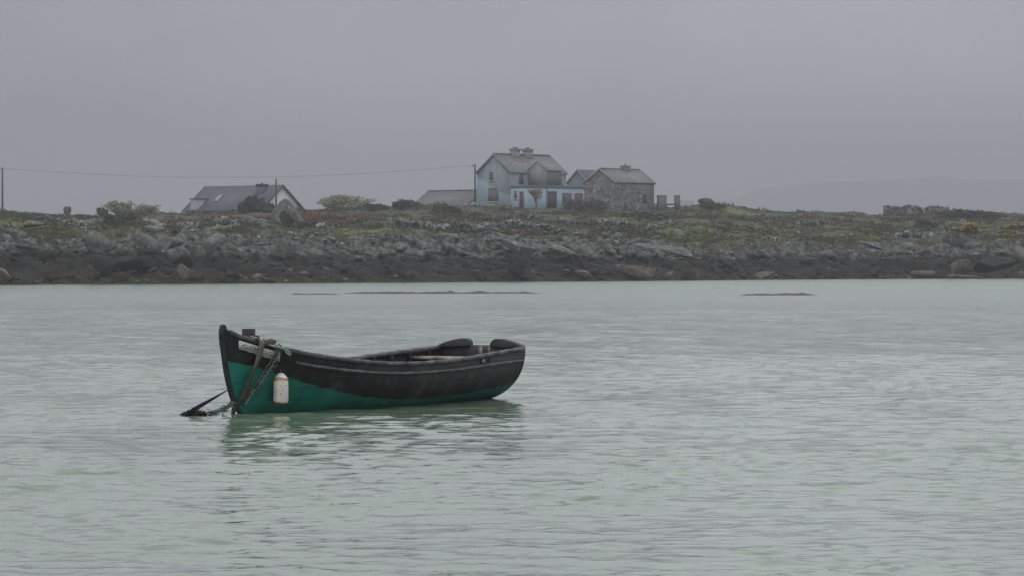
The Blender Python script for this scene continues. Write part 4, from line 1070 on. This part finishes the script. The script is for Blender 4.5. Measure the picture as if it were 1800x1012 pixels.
def hull(t, v, inset=0.0):
    zs, zk = sheer(t), keel(t); z = zk + (zs - zk) * v
    zb = -.24 + (.985 + .24) * v
    s = s_stem(zb) * (1 - t) + S_S * t
    k = float(sstep(0, .5, np.array(t))); p = 1.12 * (1-k) + 2.35 * k; q = 1.0 * (1-k) + 1.58 * k
    n = beam(t) * (1 - (1 - v) ** p) ** (1 / q)
    n = max(n, .03 if v > .02 else .012) - inset
    return s, max(n, .0), z + inset * .6 * (1 - v)
def v_drop(t, drop): return max(0.02, 1 - drop / (sheer(t) - keel(t)))
def near(t, drop, off=0.0, up=0.0):
    """local point on the near side, drop below the sheer, pushed out from the skin by off"""
    v = v_drop(t, drop); a = np.array(hull(t, v)); b = np.array(hull(min(t + .01, 1), v)); c = np.array(hull(t, min(v + .03, 1.0) if v < .97 else v)); 
    if v >= .97: c, a2 = a, np.array(hull(t, v - .03)); d2 = c - a2
    else: d2 = c - a
    d1 = b - a if t < .995 else a - np.array(hull(t - .01, v))
    nrm = np.cross(d1, d2); nrm /= np.linalg.norm(nrm) + 1e-9
    if nrm[1] < 0: nrm = -nrm
    q = a + nrm * off; return Vector(loc(q[0], q[1], q[2] + up))
def t_at(px, drop=0.0):
    lo, hi = 0.0, 1.0
    for _ in range(40):
        m_ = (lo + hi) / 2; h_ = hull(m_, v_drop(m_, drop)); x_, _y = pix(*h_)
        if x_ < px: lo = m_
        else: hi = m_
    return (lo + hi) / 2

boat = empty('rowing_boat', (ORG[0], ORG[1], 0), BROT)
tag(boat, 'moored wooden rowing boat with tarred black topsides and a green bottom', 'boat')
# paint border (height of the green) measured along the near side
PBX = np.array([398, 430, 480, 540, 600, 640, 700, 760, 830, 880, 897], float); PBY = np.array([635, 640, 655, 675, 690, 698, 703, 700, 690, 675, 657], float)
PB = []
for t in np.linspace(0, 1, 21):
    best = None
    for v in np.linspace(.05, 1, 120):
        h_ = hull(t, v); x_, y_ = pix(*h_); d = abs(y_ - np.interp(x_, PBX, PBY))
        if best is None or d < best[0]: best = (d, h_[0], h_[2])
    PB.append((best[1], best[2]))
for k_, z_ in ((-4, .125), (-3, .145), (-2, .17), (-1, .205)): PB[k_] = (PB[k_][0], z_)
m = M('boat_paint', .55, .22); co = m.coord('Object'); c = m.xyz(co)
lo_, hi_ = PB[0][0] - S_MID, PB[-1][0] - S_MID
stops = [((s - S_MID - lo_) / (hi_ - lo_), z) for s, z in PB[::1]]
bd = m.ramp(m.mapr(c['X'], lo_, hi_), [(max(0, min(1, p)), max(0, z)) for p, z in stops])
rag = m.noise(m.scaled(co, (9, 9, 9)), 1.0, 6.0, .7); drip = m.noise(m.scaled(co, (7, .3, .6)), 1.0, 4.0, .6); big = m.noise(co, 1.6, 5.0, .6)
dz = m.math('SUBTRACT', m.math('ADD', c['Z'], m.math('MULTIPLY', m.math('SUBTRACT', rag, .5), .055)), m.math('ADD', bd, m.math('MULTIPLY', m.math('SUBTRACT', drip, .5), .02)))
top = m.ramp(dz, [(0.0, 0.0), (.012, 1.0)])
tar = m.ramp(m.math('ADD', m.math('ADD', m.math('MULTIPLY', drip, .22), m.math('MULTIPLY', big, .38)), m.math('MULTIPLY', rag, .40)), [(.36, (.007, .007, .0075)), (.52, (.019, .0185, .019)), (.66, (.075, .071, .071))])
# sun- and salt-bleached upper strakes towards the stern
bleach = m.math('MULTIPLY', m.mapr(c['X'], -1.2, 2.2, 0.0, 1.0), m.ramp(m.math('SUBTRACT', c['Z'], bd), [(.10, 0.0), (.30, 1.0)]))
tar = m.mix(m.math('MULTIPLY', bleach, m.mapr(rag, .3, .7, .25, .8)), tar, (.088, .086, .092))
spots = m.ramp(m.voro(co, 22), [(.06, 1.0), (.16, 0.0)]); spots = m.math('MULTIPLY', spots, m.ramp(big, [(.42, 0.0), (.58, .8)]))
tar = m.mix(spots, tar, (.13, .12, .11))
green = m.ramp(m.math('ADD', m.math('MULTIPLY', big, .6), m.math('MULTIPLY', drip, .4)), [(.3, (.004, .075, .058)), (.55, (.008, .135, .104)), (.75, (.022, .21, .158))])
scum = m.ramp(m.math('ADD', c['Z'], m.math('MULTIPLY', rag, .09)), [(.055, 1.0), (.16, 0.0)])
green = m.mix(m.math('MULTIPLY', scum, .45), green, (.010, .030, .020))
bow = m.math('MULTIPLY', m.ramp(m.mapr(c['X'], -2.9, -2.15), [(0.0, 1.0), (1.0, 0.0)]), .5)
green = m.mix(bow, green, (.012, .20, .150))
chips = m.math('MULTIPLY', m.ramp(m.voro(co, 13), [(.10, 1.0), (.20, 0.0)]), m.ramp(m.noise(co, 2.4, 4.0), [(.48, 0.0), (.6, .75)]))
green = m.mix(chips, green, (.006, .026, .022))
fade = m.ramp(m.noise(m.scaled(co, (1.2, 1.2, 5)), 2.0, 5.0, .65), [(.5, 0.0), (.72, .55)])
green = m.mix(fade, green, (.045, .20, .155))
m.set('Base Color', m.mix(top, green, tar)); m.set('Roughness', m.mapr(rag, .2, .8, .38, .72))
seam = m.n('ShaderNodeTexWave'); seam.wave_type = 'BANDS'; seam.bands_direction = 'Z'; seam.inputs['Scale'].default_value = 2.3; seam.inputs['Distortion'].default_value = .4; m.link(co, seam.inputs['Vector'])
m.bump(m.math('ADD', m.math('MULTIPLY', m.ramp(seam.outputs['Fac'], [(.0, 0.0), (.06, 1.0)]), .5), m.math('MULTIPLY', rag, .8)), .55, .008)
MAT_HULL = m.m
MAT_TAR = plain('tarred_wood', (.016, .016, .017), .55, .5, 7.0, .25, .6, .006, c2=(.046, .045, .047))
MAT_TARWORN = plain('worn_tarred_wood', (.024, .023, .025), .55, .5, 9.0, .35, .8, .008, c2=(.135, .133, .138))
MAT_INSIDE = plain('inside_boards', (.022, .021, .020), .8, .5, 6.0, .2, .4)
MAT_BARE = plain('bare_grey_wood', (.20, .17, .135), .8, .4, 5.0, .2, .5, .006, c2=(.47, .42, .35))

NT_, NV = 72, 22; ts = np.linspace(0, 1, NT_); vv = np.linspace(0, 1, NV) ** 1.15
def shell(inset, flip):
    V = []
    for t in ts:
        row = [hull(t, v, inset) for v in vv]
        V += [loc(s, n, z) for s, n, z in reversed(row)] + [loc(s, -n, z) for s, n, z in row[1:]]
    n = 2 * NV - 1; gi = np.arange(NT_ * n).reshape(NT_, n)
    Fc = np.stack([gi[:-1, :-1], gi[:-1, 1:], gi[1:, 1:], gi[1:, :-1]], -1).reshape(-1, 4)
    return np.array(V), Fc[:, ::-1] if flip else Fc
V, Fc = shell(0, True); hull_o = obj('hull', V, Fc, MAT_HULL, boat, True)
V, Fc = shell(.028, False); keepv = V.copy(); obj('inner_planking', keepv, Fc, MAT_INSIDE, boat, True)
# transom: wineglass board with a dip for the oar between two raised shoulders
prof = [hull(1, v) for v in np.linspace(0, 1, 16)]
pts = [(-n, z) for s, n, z in prof[::-1]] + [(n, z) for s, n, z in prof[1:]]
ztop = .672
outline = pts + [(.25, ztop), (-.25, ztop)]
mb = MB(); n = len(outline); x0, x1 = S_S - S_MID + .002, S_S - S_MID + .045
mb.add([(x0, -y, z) for y, z in outline] + [(x1, -y, z) for y, z in outline], [tuple(range(n)), tuple(n + i for i in reversed(range(n)))] + [((i+1) % n, i, n + i, n + (i+1) % n) for i in range(n)])
tr = mb.obj('transom', MAT_HULL, boat)
# raised washboards on the transom
for sg in (1, -1):
    pr = [(.155, .655), (.16, .70), (.185, .735), (.23, .752), (.30, .752), (.40, .735), (.52, .705), (.60, .678), (.635, .66), (.63, .64), (.40, .64)]
    mb = MB(); n = len(pr); rake = .22
    mb.add([(x0 - .05 + (z - .65) * rake, -sg * y, z + .004) for y, z in pr] + [(x1 + .02 + (z - .65) * rake, -sg * y, z + .004) for y, z in pr],
           [tuple(range(n)), tuple(n + i for i in reversed(range(n)))] + [((i+1) % n, i, n + i, n + (i+1) % n) for i in range(n)])
    o = mb.obj('transom_board', MAT_TAR, boat); md = o.modifiers.new('b', 'BEVEL'); md.width = .012; md.segments = 2
MAT_PADWOOD = plain('worn_pad_wood', (.09, .08, .065), .8, .4, 9.0, .2, .4, .004, c2=(.30, .28, .24))
# pale worn patches left on the transom's inside by the outboard clamps
for y0, y1, mt in ((-.03, .03, MAT_PADWOOD), (.125, .15, MAT_PADWOOD)):
    MB().box(x0 - .018, x0 - .002, -y1, -y0, .50, .668).obj('clamp_pad', mt, boat)
# gunwales and rubbing strakes
for sg in (1, -1):
    rings = []
    for t in np.linspace(.012, 1, 60):
        s, n, z = hull(t, 1.0); o_, i_ = n + .022, max(n - .062, .004)
        wob = .003 * math.sin(t * 97) + .002 * math.sin(t * 211)
        rings.append([(s - S_MID, -sg * o_, z - .030), (s - S_MID, -sg * (o_ + .004), z + .004 + wob), (s - S_MID, -sg * (o_ - .010), z + .016 + wob), (s - S_MID, -sg * i_, z + .012 + wob), (s - S_MID, -sg * i_, z - .034)])
        if sg < 0: rings[-1] = rings[-1][::-1]
    g_ = MB().sweep(rings).obj('gunwale', MAT_TARWORN, boat)
    rings = []
    for t in np.linspace(.155, 1, 56):
        dr = np.interp(t, [.15, .35, .6, .85, 1], [.135, .125, .115, .13, .155])
        a_ = near(t, dr + .018, .002); b_ = near(t, dr + .016, .022); c_ = near(t, dr, .030); d_ = near(t, dr - .014, .020); e_ = near(t, dr - .018, .002)
        rg = [Vector((p.x, p.y * sg, p.z + .002 * math.sin(t * 140))) for p in (a_, b_, c_, d_, e_)]
        rings.append(rg if sg > 0 else rg[::-1])
    MB().sweep(rings).obj('rubbing_strake', MAT_TARWORN, boat)
# stem post
rings = []
for z in np.linspace(-.24, 1.03, 22):
    s = s_stem(z) if z < 1.0 else s_stem(1.0) + .012; w_ = .032
    aft = .075 + (.10 if z > .90 else 0) * (z - .90) * 0
    top_in = .0 if z < .955 else (z - .955) * .75
    rings.append([(s - .055 + top_in * .5 - S_MID, -w_ * .6, z), (s - .055 + top_in * .5 - S_MID, w_ * .6, z), (s + aft - top_in - S_MID, w_, z), (s + aft - top_in - S_MID, -w_, z)])
o = MB().sweep(rings).obj('stem_post', MAT_TAR, boat); md = o.modifiers.new('b', 'BEVEL'); md.width = .01; md.segments = 2
# fore deck, mooring post, thwarts, ribs, floor boards
tsd = np.linspace(.02, .20, 12); V = []
for t in tsd:
    s, n, z = hull(t, 1.0); V += [loc(s, n - .03, z - .035), loc(s, -(n - .03), z - .035), loc(s, n - .03, z - .065), loc(s, -(n - .03), z - .065)]
Fc = []
for i in range(11):
    a_ = i * 4; b_ = a_ + 4; Fc += [(a_, a_+1, b_+1, b_), (a_+2, b_+2, b_+3, a_+3), (a_, b_, b_+2, a_+2), (a_+1, a_+3, b_+3, b_+1)]
Fc += [(0, 2, 3, 1), (44, 45, 47, 46)]
obj('fore_deck', V, Fc, MAT_INSIDE, boat)
zp = .76
mb = MB(); sx = .13 - S_MID
mb.box(sx - .058, sx + .058, -.058, .058, zp - .3, .975)
o = mb.obj('mooring_post', MAT_TAR, boat); md = o.modifiers.new('b', 'BEVEL'); md.width = .008; md.segments = 1
MB().tube([(sx, -.14, .875), (sx, .14, .875)], .022, 8).obj('post_pin', MAT_TAR, boat)
def thwart(s, z, wd, mat, th=.035):
    t = (s - S_B) / (S_S - S_B); v = (z - keel(t)) / (sheer(t) - keel(t)); n = hull(t, v)[1] - .03
    o = MB().box(s - wd/2 - S_MID, s + wd/2 - S_MID, -n, n, z - th, z).obj('thwart', mat, boat); return o
thwart(1.75, .40, .24, MAT_INSIDE); thwart(3.2, .475, .26, MAT_TARWORN)
o = thwart(4.62, .535, .34, MAT_BARE); o['label'] = 'pale worn stern thwart'
for s in np.arange(1.75, 4.95, .38):
    t = (s - S_B) / (S_S - S_B)
    for sg in (1, -1):
        rings = []
        for v in np.linspace(.12, .96, 9):
            h_ = hull(t, v, .045); q = loc(h_[0], sg * h_[1], h_[2]); q2 = loc(s, sg * max(h_[1] - .03, .0), h_[2] + .01)
            q2 = (q[0], q[1] * .95, q[2] + .012)
            rg = [(q[0] - .018, q[1], q[2]), (q[0] + .018, q[1], q[2]), (q2[0] + .018, q2[1], q2[2]), (q2[0] - .018, q2[1], q2[2])]
            rings.append(rg)
        MB().sweep(rings).obj('rib', MAT_INSIDE, boat)
for y in (-.30, -.15, 0, .15, .30):
    V = []; tt = np.linspace(.36, .95, 14)
    mb = MB(); rings = []
    for t in tt:
        s = s_sheer(t); z = max(keel(t) + .20, .05); lim = hull(t, (z - keel(t)) / (sheer(t) - keel(t)))[1] - .115
        yc_ = max(-lim, min(lim, y)) if lim > 0 else 0.0; rings.append([(s - S_MID, yc_ - .066, z), (s - S_MID, yc_ + .066, z), (s - S_MID, yc_ + .066, z + .02), (s - S_MID, yc_ - .066, z + .02)])
    mb.sweep(rings).obj('floor_board', MAT_INSIDE, boat)
# two scupper / row holes with a wooden plug on the near quarter
for px_, mt in ((845, MAT_INSIDE), (848.5, MAT_BARE), (859, MAT_INSIDE)):
    t = t_at(px_, .06); c_ = near(t, .065, .002); d_ = near(t, .065, .012)
    nrm = (d_ - c_).normalized(); u_ = Vector((1, 0, 0)); u_ = (u_ - nrm * u_.dot(nrm)).normalized(); w_ = nrm.cross(u_)
    r_ = .028 if mt == MAT_INSIDE else .018
    poly = [c_ + u_ * (r_ * math.cos(a_)) + w_ * (r_ * 1.2 * math.sin(a_)) for a_ in np.linspace(0, 6.283, 11)[:-1]]
    mb = MB(); mb.add([p - nrm * .02 for p in poly] + [p + nrm * (.004 if mt == MAT_INSIDE else .016) for p in poly], [tuple(range(9, -1, -1)), tuple(range(10, 20))] + [(i, (i+1) % 10, 10 + (i+1) % 10, 10 + i) for i in range(10)])
    mb.obj('row_hole' if mt == MAT_INSIDE else 'hole_plug', mt, boat)
# name boards with their lettering
MAT_SIGN = plain('white_sign_paint', (.50, .50, .47), .7, .35, 18.0, .2, 0, c2=(.62, .62, .59))
MAT_LETTER = plain('dark_lettering', (.012, .012, .012), .7, .2, 5, .2, 0)
tA, tB = t_at(419, .075), t_at(491, .085); D0, D1 = .052, .150
def board_pt(u, w, off):          # u 0..1 along the board, w 0..1 from its top edge down
    t = tA + (tB - tA) * u; return near(t, D0 + (D1 - D0) * w + .006 * u, off)
def board(sg, u1):
    V = []; nu, off0, off1 = 16, .004, .018
    for off in (off0, off1):
        for i in range(nu + 1):
            for w_ in (0, 1):
                p = board_pt(u1 * i / nu, w_ + (.05 * math.sin(i * 2.1) * (w_ == 1)), off); V.append((p.x, p.y * sg, p.z))
    nb_ = 2 * (nu + 1); Fc = []
    for i in range(nu):
        a_ = 2 * i; Fc += [(a_, a_+1, a_+3, a_+2), (nb_+a_, nb_+a_+2, nb_+a_+3, nb_+a_+1), (a_, a_+2, nb_+a_+2, nb_+a_), (a_+1, nb_+a_+1, nb_+a_+3, a_+3)]
    Fc += [(0, nb_, nb_+1, 1), (2*nu, 2*nu+1, nb_+2*nu+1, nb_+2*nu)]
    return obj('name_board', V, Fc, MAT_SIGN, boat)
nbd = board(1, 1.0); board(-1, .55)
def lettering(body, u0, u1, w0, w1, bold=.012):
    cu = bpy.data.curves.new('lettering', 'FONT'); cu.body = body; cu.size = 1; cu.offset = 0.0; cu.resolution_u = 3
    to = bpy.data.objects.new('tmp_text', cu); COL.objects.link(to); bpy.context.view_layer.update()
    me = bpy.data.meshes.new_from_object(to.evaluated_get(bpy.context.evaluated_depsgraph_get()))
    bpy.data.objects.remove(to); co_ = np.zeros(len(me.vertices) * 3); me.vertices.foreach_get('co', co_); co_ = co_.reshape(-1, 3)
    mn, mx = co_.min(0), co_.max(0); f = (co_ - mn) / (mx - mn + 1e-9)
    out = np.array([board_pt(u0 + (u1 - u0) * a, w1 + (w0 - w1) * b, .0205) for a, b, _ in f])
    me.vertices.foreach_set('co', out.astype(np.float32).ravel()); me.update(); me.materials.clear(); me.materials.append(MAT_LETTER)
    o = bpy.data.objects.new('lettering', me); COL.objects.link(o); o.parent = nbd; return o
lettering('\u2022GLIOMACH GEAL', .07, .93, .22, .74)
for k in range(2): pass
# small screws, drips of paint along the lower edge
for u_, w_ in ((.03, .86), (.97, .80)):
    p = board_pt(u_, w_, .019); MB().tube([p, p + Vector((0, -.006, 0))], .006, 6).obj('screw', MAT_LETTER, nbd)

# ------------------------------------------------------------------ ropes, strap, float: things that hang from the boat
def world_from_local(p): 
    c_, s_ = UX; return Vector((ORG[0] + p.x * c_ - p.y * s_, ORG[1] + p.x * s_ + p.y * c_, p.z))
def px_depth(px, py, D): return P(px, py, D)
def nearw(px, drop, off): return world_from_local(near(t_at(px, drop), drop, off))
def on_hull(px, py, off):
    """world point on the near skin seen at a pixel, pushed out by off"""
    best = None
    for dr in np.linspace(.0, 1.1, 111):
        t = t_at(px, dr); v = v_drop(t, dr); h_ = hull(t, v); d = abs(pix(*h_)[1] - py)
        if best is None or d < best[0]: best = (d, t, dr)
    return world_from_local(near(best[1], best[2], off))
def thing_from(name, mb, mat, label, cat, origin, group=None, smooth=True):
    mb.V = [tuple(Vector(v) - origin) for v in mb.V]; o = mb.obj(name, mat, None, smooth); o.location = origin; tag(o, label, cat, group); return o
def ribbon(pts, widths, wdir, thick=.006):
    rings = []
    for p, w_, d in zip(pts, widths, wdir):
        d = Vector(d).normalized(); q = Vector((0.35, -.93, .1)); q = (q - d * q.dot(d)).normalized()
        rings.append([p - d * w_/2, p + d * w_/2, p + d * w_/2 + q * thick, p - d * w_/2 + q * thick])
    return MB().sweep(rings)
MAT_TEAL = plain('teal_rope_fibre', (.060, .115, .105), .9, .4, 30, .1, .6, .004, c2=(.15, .22, .20))
MAT_STRAP = plain('tan_webbing', (.17, .145, .115), .9, .3, 14, .1, .5, .003, c2=(.26, .23, .19))
MAT_DARKSTRAP = plain('weedy_webbing', (.055, .048, .036), .9, .5, 12, .1, .6, .004, c2=(.12, .10, .08))
MAT_NAVY = plain('navy_webbing', (.014, .016, .030), .8, .4, 10, .2, .3, .003)
MAT_PALE_ROPE = plain('pale_rope', (.28, .32, .28), .9, .3, 30, .1, .5, .003)
MAT_OLDROPE = plain('old_brown_rope', (.085, .07, .05), .9, .4, 25, .1, .6, .004, c2=(.16, .14, .09))
MAT_WEED = plain('floating_weed', (.020, .019, .014), .6, .5, 14, .3, .6, .01)

# tan webbing strap: from the post over the gunwale, down the bow, and on to the water as a drape
post = world_from_local(Vector((sx, 0, .90)))
g0 = on_hull(457, 601, .055); 
path = [post, world_from_local(near(t_at(452, 0), -.028, .0)), world_from_local(near(t_at(456, 0), -.02, .05)), on_hull(455, 612, .05), on_hull(450, 630, .045), on_hull(443, 648, .05), on_hull(434, 668, .05), on_hull(427, 685, .06), on_hull(420, 700, .06), P(413, 714, 37.22), P(408, 730, 37.15)]
sp = smooth_path(path, 6)
wd = np.interp(np.linspace(0, 1, len(sp)), [0, .12, .25, .4, .5, .62, .75, .9, 1], [.06, .09, .115, .085, .05, .085, .095, .08, .06])
dirs_ = [Vector((UX[0] + .12 * math.sin(i * .7), UX[1], -.18 + .25 * math.sin(i * .4))) for i in range(len(sp))]
mbs = ribbon(sp, wd, dirs_)
m = M('strap_cloth', .9, .1); z_ = m.xyz(m.coord('Position'))['Z']; nn = m.noise(m.coord('Position'), 14, 5, .7)
m.set('Base Color', m.mix(m.ramp(m.math('ADD', z_, m.math('MULTIPLY', nn, .3)), [(.62, 0.0), (.85, 1.0)]), m.ramp(nn, [(.3, (.030, .026, .020)), (.7, (.095, .082, .062))]), m.ramp(nn, [(.3, (.12, .105, .085)), (.7, (.24, .215, .175))]))); m.bump(nn, .6, .006)
thing_from('webbing_strap', mbs, m.m, 'wide tan and brown webbing strap draped from the post over the bow to the water', 'strap', sp[0].copy())

# navy strap pulled tight from the bow to a floating clump
q0 = on_hull(446, 646, .06); q1 = P(403, 683, 37.05); q2 = P(328, 727, 36.9)
sp = [q0.lerp(q1, i / 8) for i in range(8)] + [q1.lerp(q2, i / 10) for i in range(11)]
wd = list(np.linspace(.012, .02, 8)) + list(np.linspace(.022, .165, 11))
mbs = ribbon(sp, wd, [Vector((.62, -.05, .78)) for i in range(len(sp))], .005)
thing_from('mooring_strap', mbs, MAT_NAVY, 'taut navy-blue strap running from the bow down to the water on the left', 'strap', q2.copy())

# floating clump at the strap's end
g = np.random.default_rng(71); C = []
for _ in range(260): C.append((g.normal(.05, .055), g.normal(0, .05), abs(g.normal(.006, .010))))
C = np.array(C); V, Fc = leaf_cloud(C, .045, g, 2.0)
c0 = P(332, 730, CAMH * F / (730 - HZ)); c0.z = 0
o = obj('weed_clump', V, Fc, MAT_WEED); o.location = c0; tag(o, 'small dark clump of weed floating where the navy strap meets the water', 'weed')
mb = MB(); 

# ragged teal mooring rope lying on the water between the clump and the stem
pts = [c0 + Vector((.10, 0, .012)), P(352, 728.5, 37.25), P(362, 727.5, 37.2), P(376, 722, 37.2), P(388, 720, 37.2), P(399, 714, 37.2), P(408, 706, 37.15)]
pts[1].z = .018; pts[2].z = .022
sp = smooth_path(pts, 9); mb = MB()
rr = [.007 + .008 * abs(math.sin(i * 1.1)) + .005 * (i > 22) for i in range(len(sp))]
mb.tube(sp, rr, 7)
for k in range(90):          # frayed strands and weed
    i = g.integers(6, len(sp)); a_ = sp[i] + Vector(g.normal(0, .012, 3)); e_ = a_ + Vector((g.normal(0, .04), g.normal(0, .03), -abs(g.normal(.025, .03))))
    mb.tube([a_, (a_ + e_) / 2 + Vector(g.normal(0, .01, 3)), e_], [.007, .006, .003], 4)
thing_from('mooring_rope', mb, MAT_TEAL, 'ragged teal mooring rope trailing on the water from the stem to the weed clump', 'rope', pts[0].copy())

# frayed grey-green rope hanging from the gunwale behind the strap
def rope(pts_px, off, r, mat, label, name='rope', sides=7, n=7, frays=0, wob=.0, cat='rope'):
    gg = np.random.default_rng(len(label)); pts = [on_hull(x, y, o_) if not isinstance(x, Vector) else x for (x, y, o_) in [(p[0], p[1], off if len(p) < 3 else p[2]) for p in pts_px]]
    sp = smooth_path(pts, n); mb = MB()
    sp = [q + Vector((wob * math.sin(i * 1.3), 0, wob * math.cos(i * 1.7))) for i, q in enumerate(sp)]
    mb.tube(sp, [r * (1 + .25 * math.sin(i * 2.2)) for i in range(len(sp))], sides)
    for k in range(frays):
        i = gg.integers(2, len(sp)); a_ = sp[i]; e_ = a_ + Vector((gg.normal(0, .03), gg.normal(0, .015), gg.normal(-.03, .03))); mb.tube([a_, e_], [.005, .002], 4)
    return thing_from(name, mb, mat, label, cat, sp[0].copy())
rope([(484, 603, .06), (486, 614, .05), (482, 625), (474, 640), (466, 652), (458, 664), (450, 678), (440, 688), (432, 700), (424, 712)], .045, .013, MAT_TEAL, 'frayed teal rope hanging slantwise down the bow right of the tan strap', frays=60, wob=.004)
rope([(480, 604, .06), (481, 618, .055), (474, 632), (464, 648), (452, 668), (440, 684), (430, 694), (420, 706)], .03, .009, MAT_OLDROPE, 'thin brown rope hanging beside the frayed teal one', frays=40, wob=.006)
# coils and a loop round the post
def ring_rope(cx, cy_, z0, rad, turns, r, mat, label, squash=1.0):
    pts = [world_from_local(Vector((cx + rad * math.cos(a_) * (1 + .12 * math.sin(a_ * 2.3)), cy_ + rad * squash * math.sin(a_), z0 + .016 * a_ / 6.283 + .008 * math.sin(a_ * 3)))) for a_ in np.linspace(0, turns * 6.283, int(turns * 20))]
    return thing_from('rope', MB().tube(pts, r, 6), mat, label, 'rope', pts[0].copy())
ring_rope(sx, 0, .835, .085, 3.2, .014, MAT_TAR, 'dark rope wound round the foot of the mooring post')
t0 = t_at(478, 0); s0_, n0_, z0_ = hull(t0, 1.0)
ring_rope(s0_ - S_MID - .02, -(n0_ - .02), z0_ + .02, .085, 2.4, .012, MAT_OLDROPE, 'tangle of yellow-brown rope on the gunwale behind the strap', .6)
rope([(462, 597, .0), (466, 592, .02), (474, 588, .05), (484, 594, .08), (494, 606, .09), (502, 616, .09), (502.5, 619, .09), (497, 617, .09), (492, 610, .08), (489, 604, .06)], .05, .0105, MAT_PALE_ROPE, 'pale green rope arching over the gunwale and looping back beside the float', n=8)

# white and orange float on its line
fpos = on_hull(493.5, 682, .16); Df = fpos.y; kf = Df / F
fx = wx(493.5, Df); zt_, zb_ = wz(654.5, Df), wz(709, Df); r_ = 13.3 * kf; hF = zt_ - zb_
fl = empty('float', (fx, Df, zb_)); tag(fl, 'white fishing float with orange ends hanging on a line from the bow', 'float')
pr = [(0, 0), (.55, .004), (.86, .02), (.97, .06), (1.0, .14), (1.0, .45), (.99, .72), (.93, .80), (.82, .86), (.62, .93), (.34, .985), (.16, 1.0), (0, 1.0)]
V, Fc = [], []; ns = 24
for rr_, q in pr:
    for k in range(ns):
        a_ = 6.283185 * k / ns; V.append((r_ * rr_ * math.cos(a_), r_ * rr_ * math.sin(a_), hF * q))
for i in range(len(pr) - 1):
    for k in range(ns): Fc.append((i*ns+k, i*ns+(k+1)%ns, (i+1)*ns+(k+1)%ns, (i+1)*ns+k))
m = M('float_paint', .6, .35); co = m.coord('Object'); z_ = m.xyz(co)['Z']; nn = m.noise(co, 26, 5, .7); n2 = m.noise(co, 9, 4, .6)
q = m.math('DIVIDE', m.math('ADD', z_, m.math('MULTIPLY', m.math('SUBTRACT', n2, .5), .085)), hF)
col = m.ramp(q, [(.0, (.62, .13, .04)), (.055, (.62, .15, .05)), (.085, (.62, .58, .53)), (.72, (.66, .63, .58)), (.765, (.40, .30, .12)), (.80, (.45, .20, .10)), (.825, (.52, .12, .07)), (.86, (.72, .71, .70)), (1.0, (.72, .71, .70))])
chip = m.math('MULTIPLY', m.ramp(m.voro(m.scaled(co, (1, 1, 1)), 22), [(.16, 1.0), (.26, 0.0)]), m.ramp(nn, [(.44, 0.0), (.52, 1.0)]))
grime = m.math('MULTIPLY', m.ramp(m.noise(m.scaled(co, (1, 1, .4)), 14, 4, .6), [(.45, 0.0), (.7, 1.0)]), .55)
col = m.mix(grime, col, (.34, .29, .22)); m.set('Base Color', m.mix(m.math('MULTIPLY', chip, .85), col, (.07, .06, .05))); m.bump(nn, .3, .004)
obj('body', V, Fc, m.m, fl, True)
MB().tube([(0, -.012, hF - .01), (0, .0, hF + .02), (0, .012, hF - .01)], .008, 6).obj('eye', MAT_DARKTRIM, fl)
gt = on_hull(490, 612, .06); gp = world_from_local(near(t_at(489, 0), -.03, .0)); tp = Vector((fx, Df, zt_ + .015))
ln = [gp, world_from_local(near(t_at(489.5, 0), -.022, .05)), gt, Vector((wx(492.4, Df), Df, wz(632, Df))), tp]
thing_from('float_line', MB().tube(smooth_path(ln, 6), .0085, 6), MAT_TEAL, 'thin teal line holding the white and orange float', 'rope', gp.copy())
# rope hanging down the far bow, seen past the stem
def farw(px_s, drop, off): 
    p = near(px_s, drop, off); return world_from_local(Vector((p.x, -p.y, p.z)))
pts = [farw(.05, -.02, .02), farw(.055, .08, .03), farw(.07, .2, .035), farw(.085, .32, .04), farw(.085, .46, .04), farw(.07, .62, .04)]
thing_from('rope', MB().tube(smooth_path(pts, 6), [.018 + .006 * math.sin(i * 1.7) for i in range(31)], 6), MAT_OLDROPE, 'old rope hanging down the far side of the bow behind the stem', 'rope', pts[0].copy())
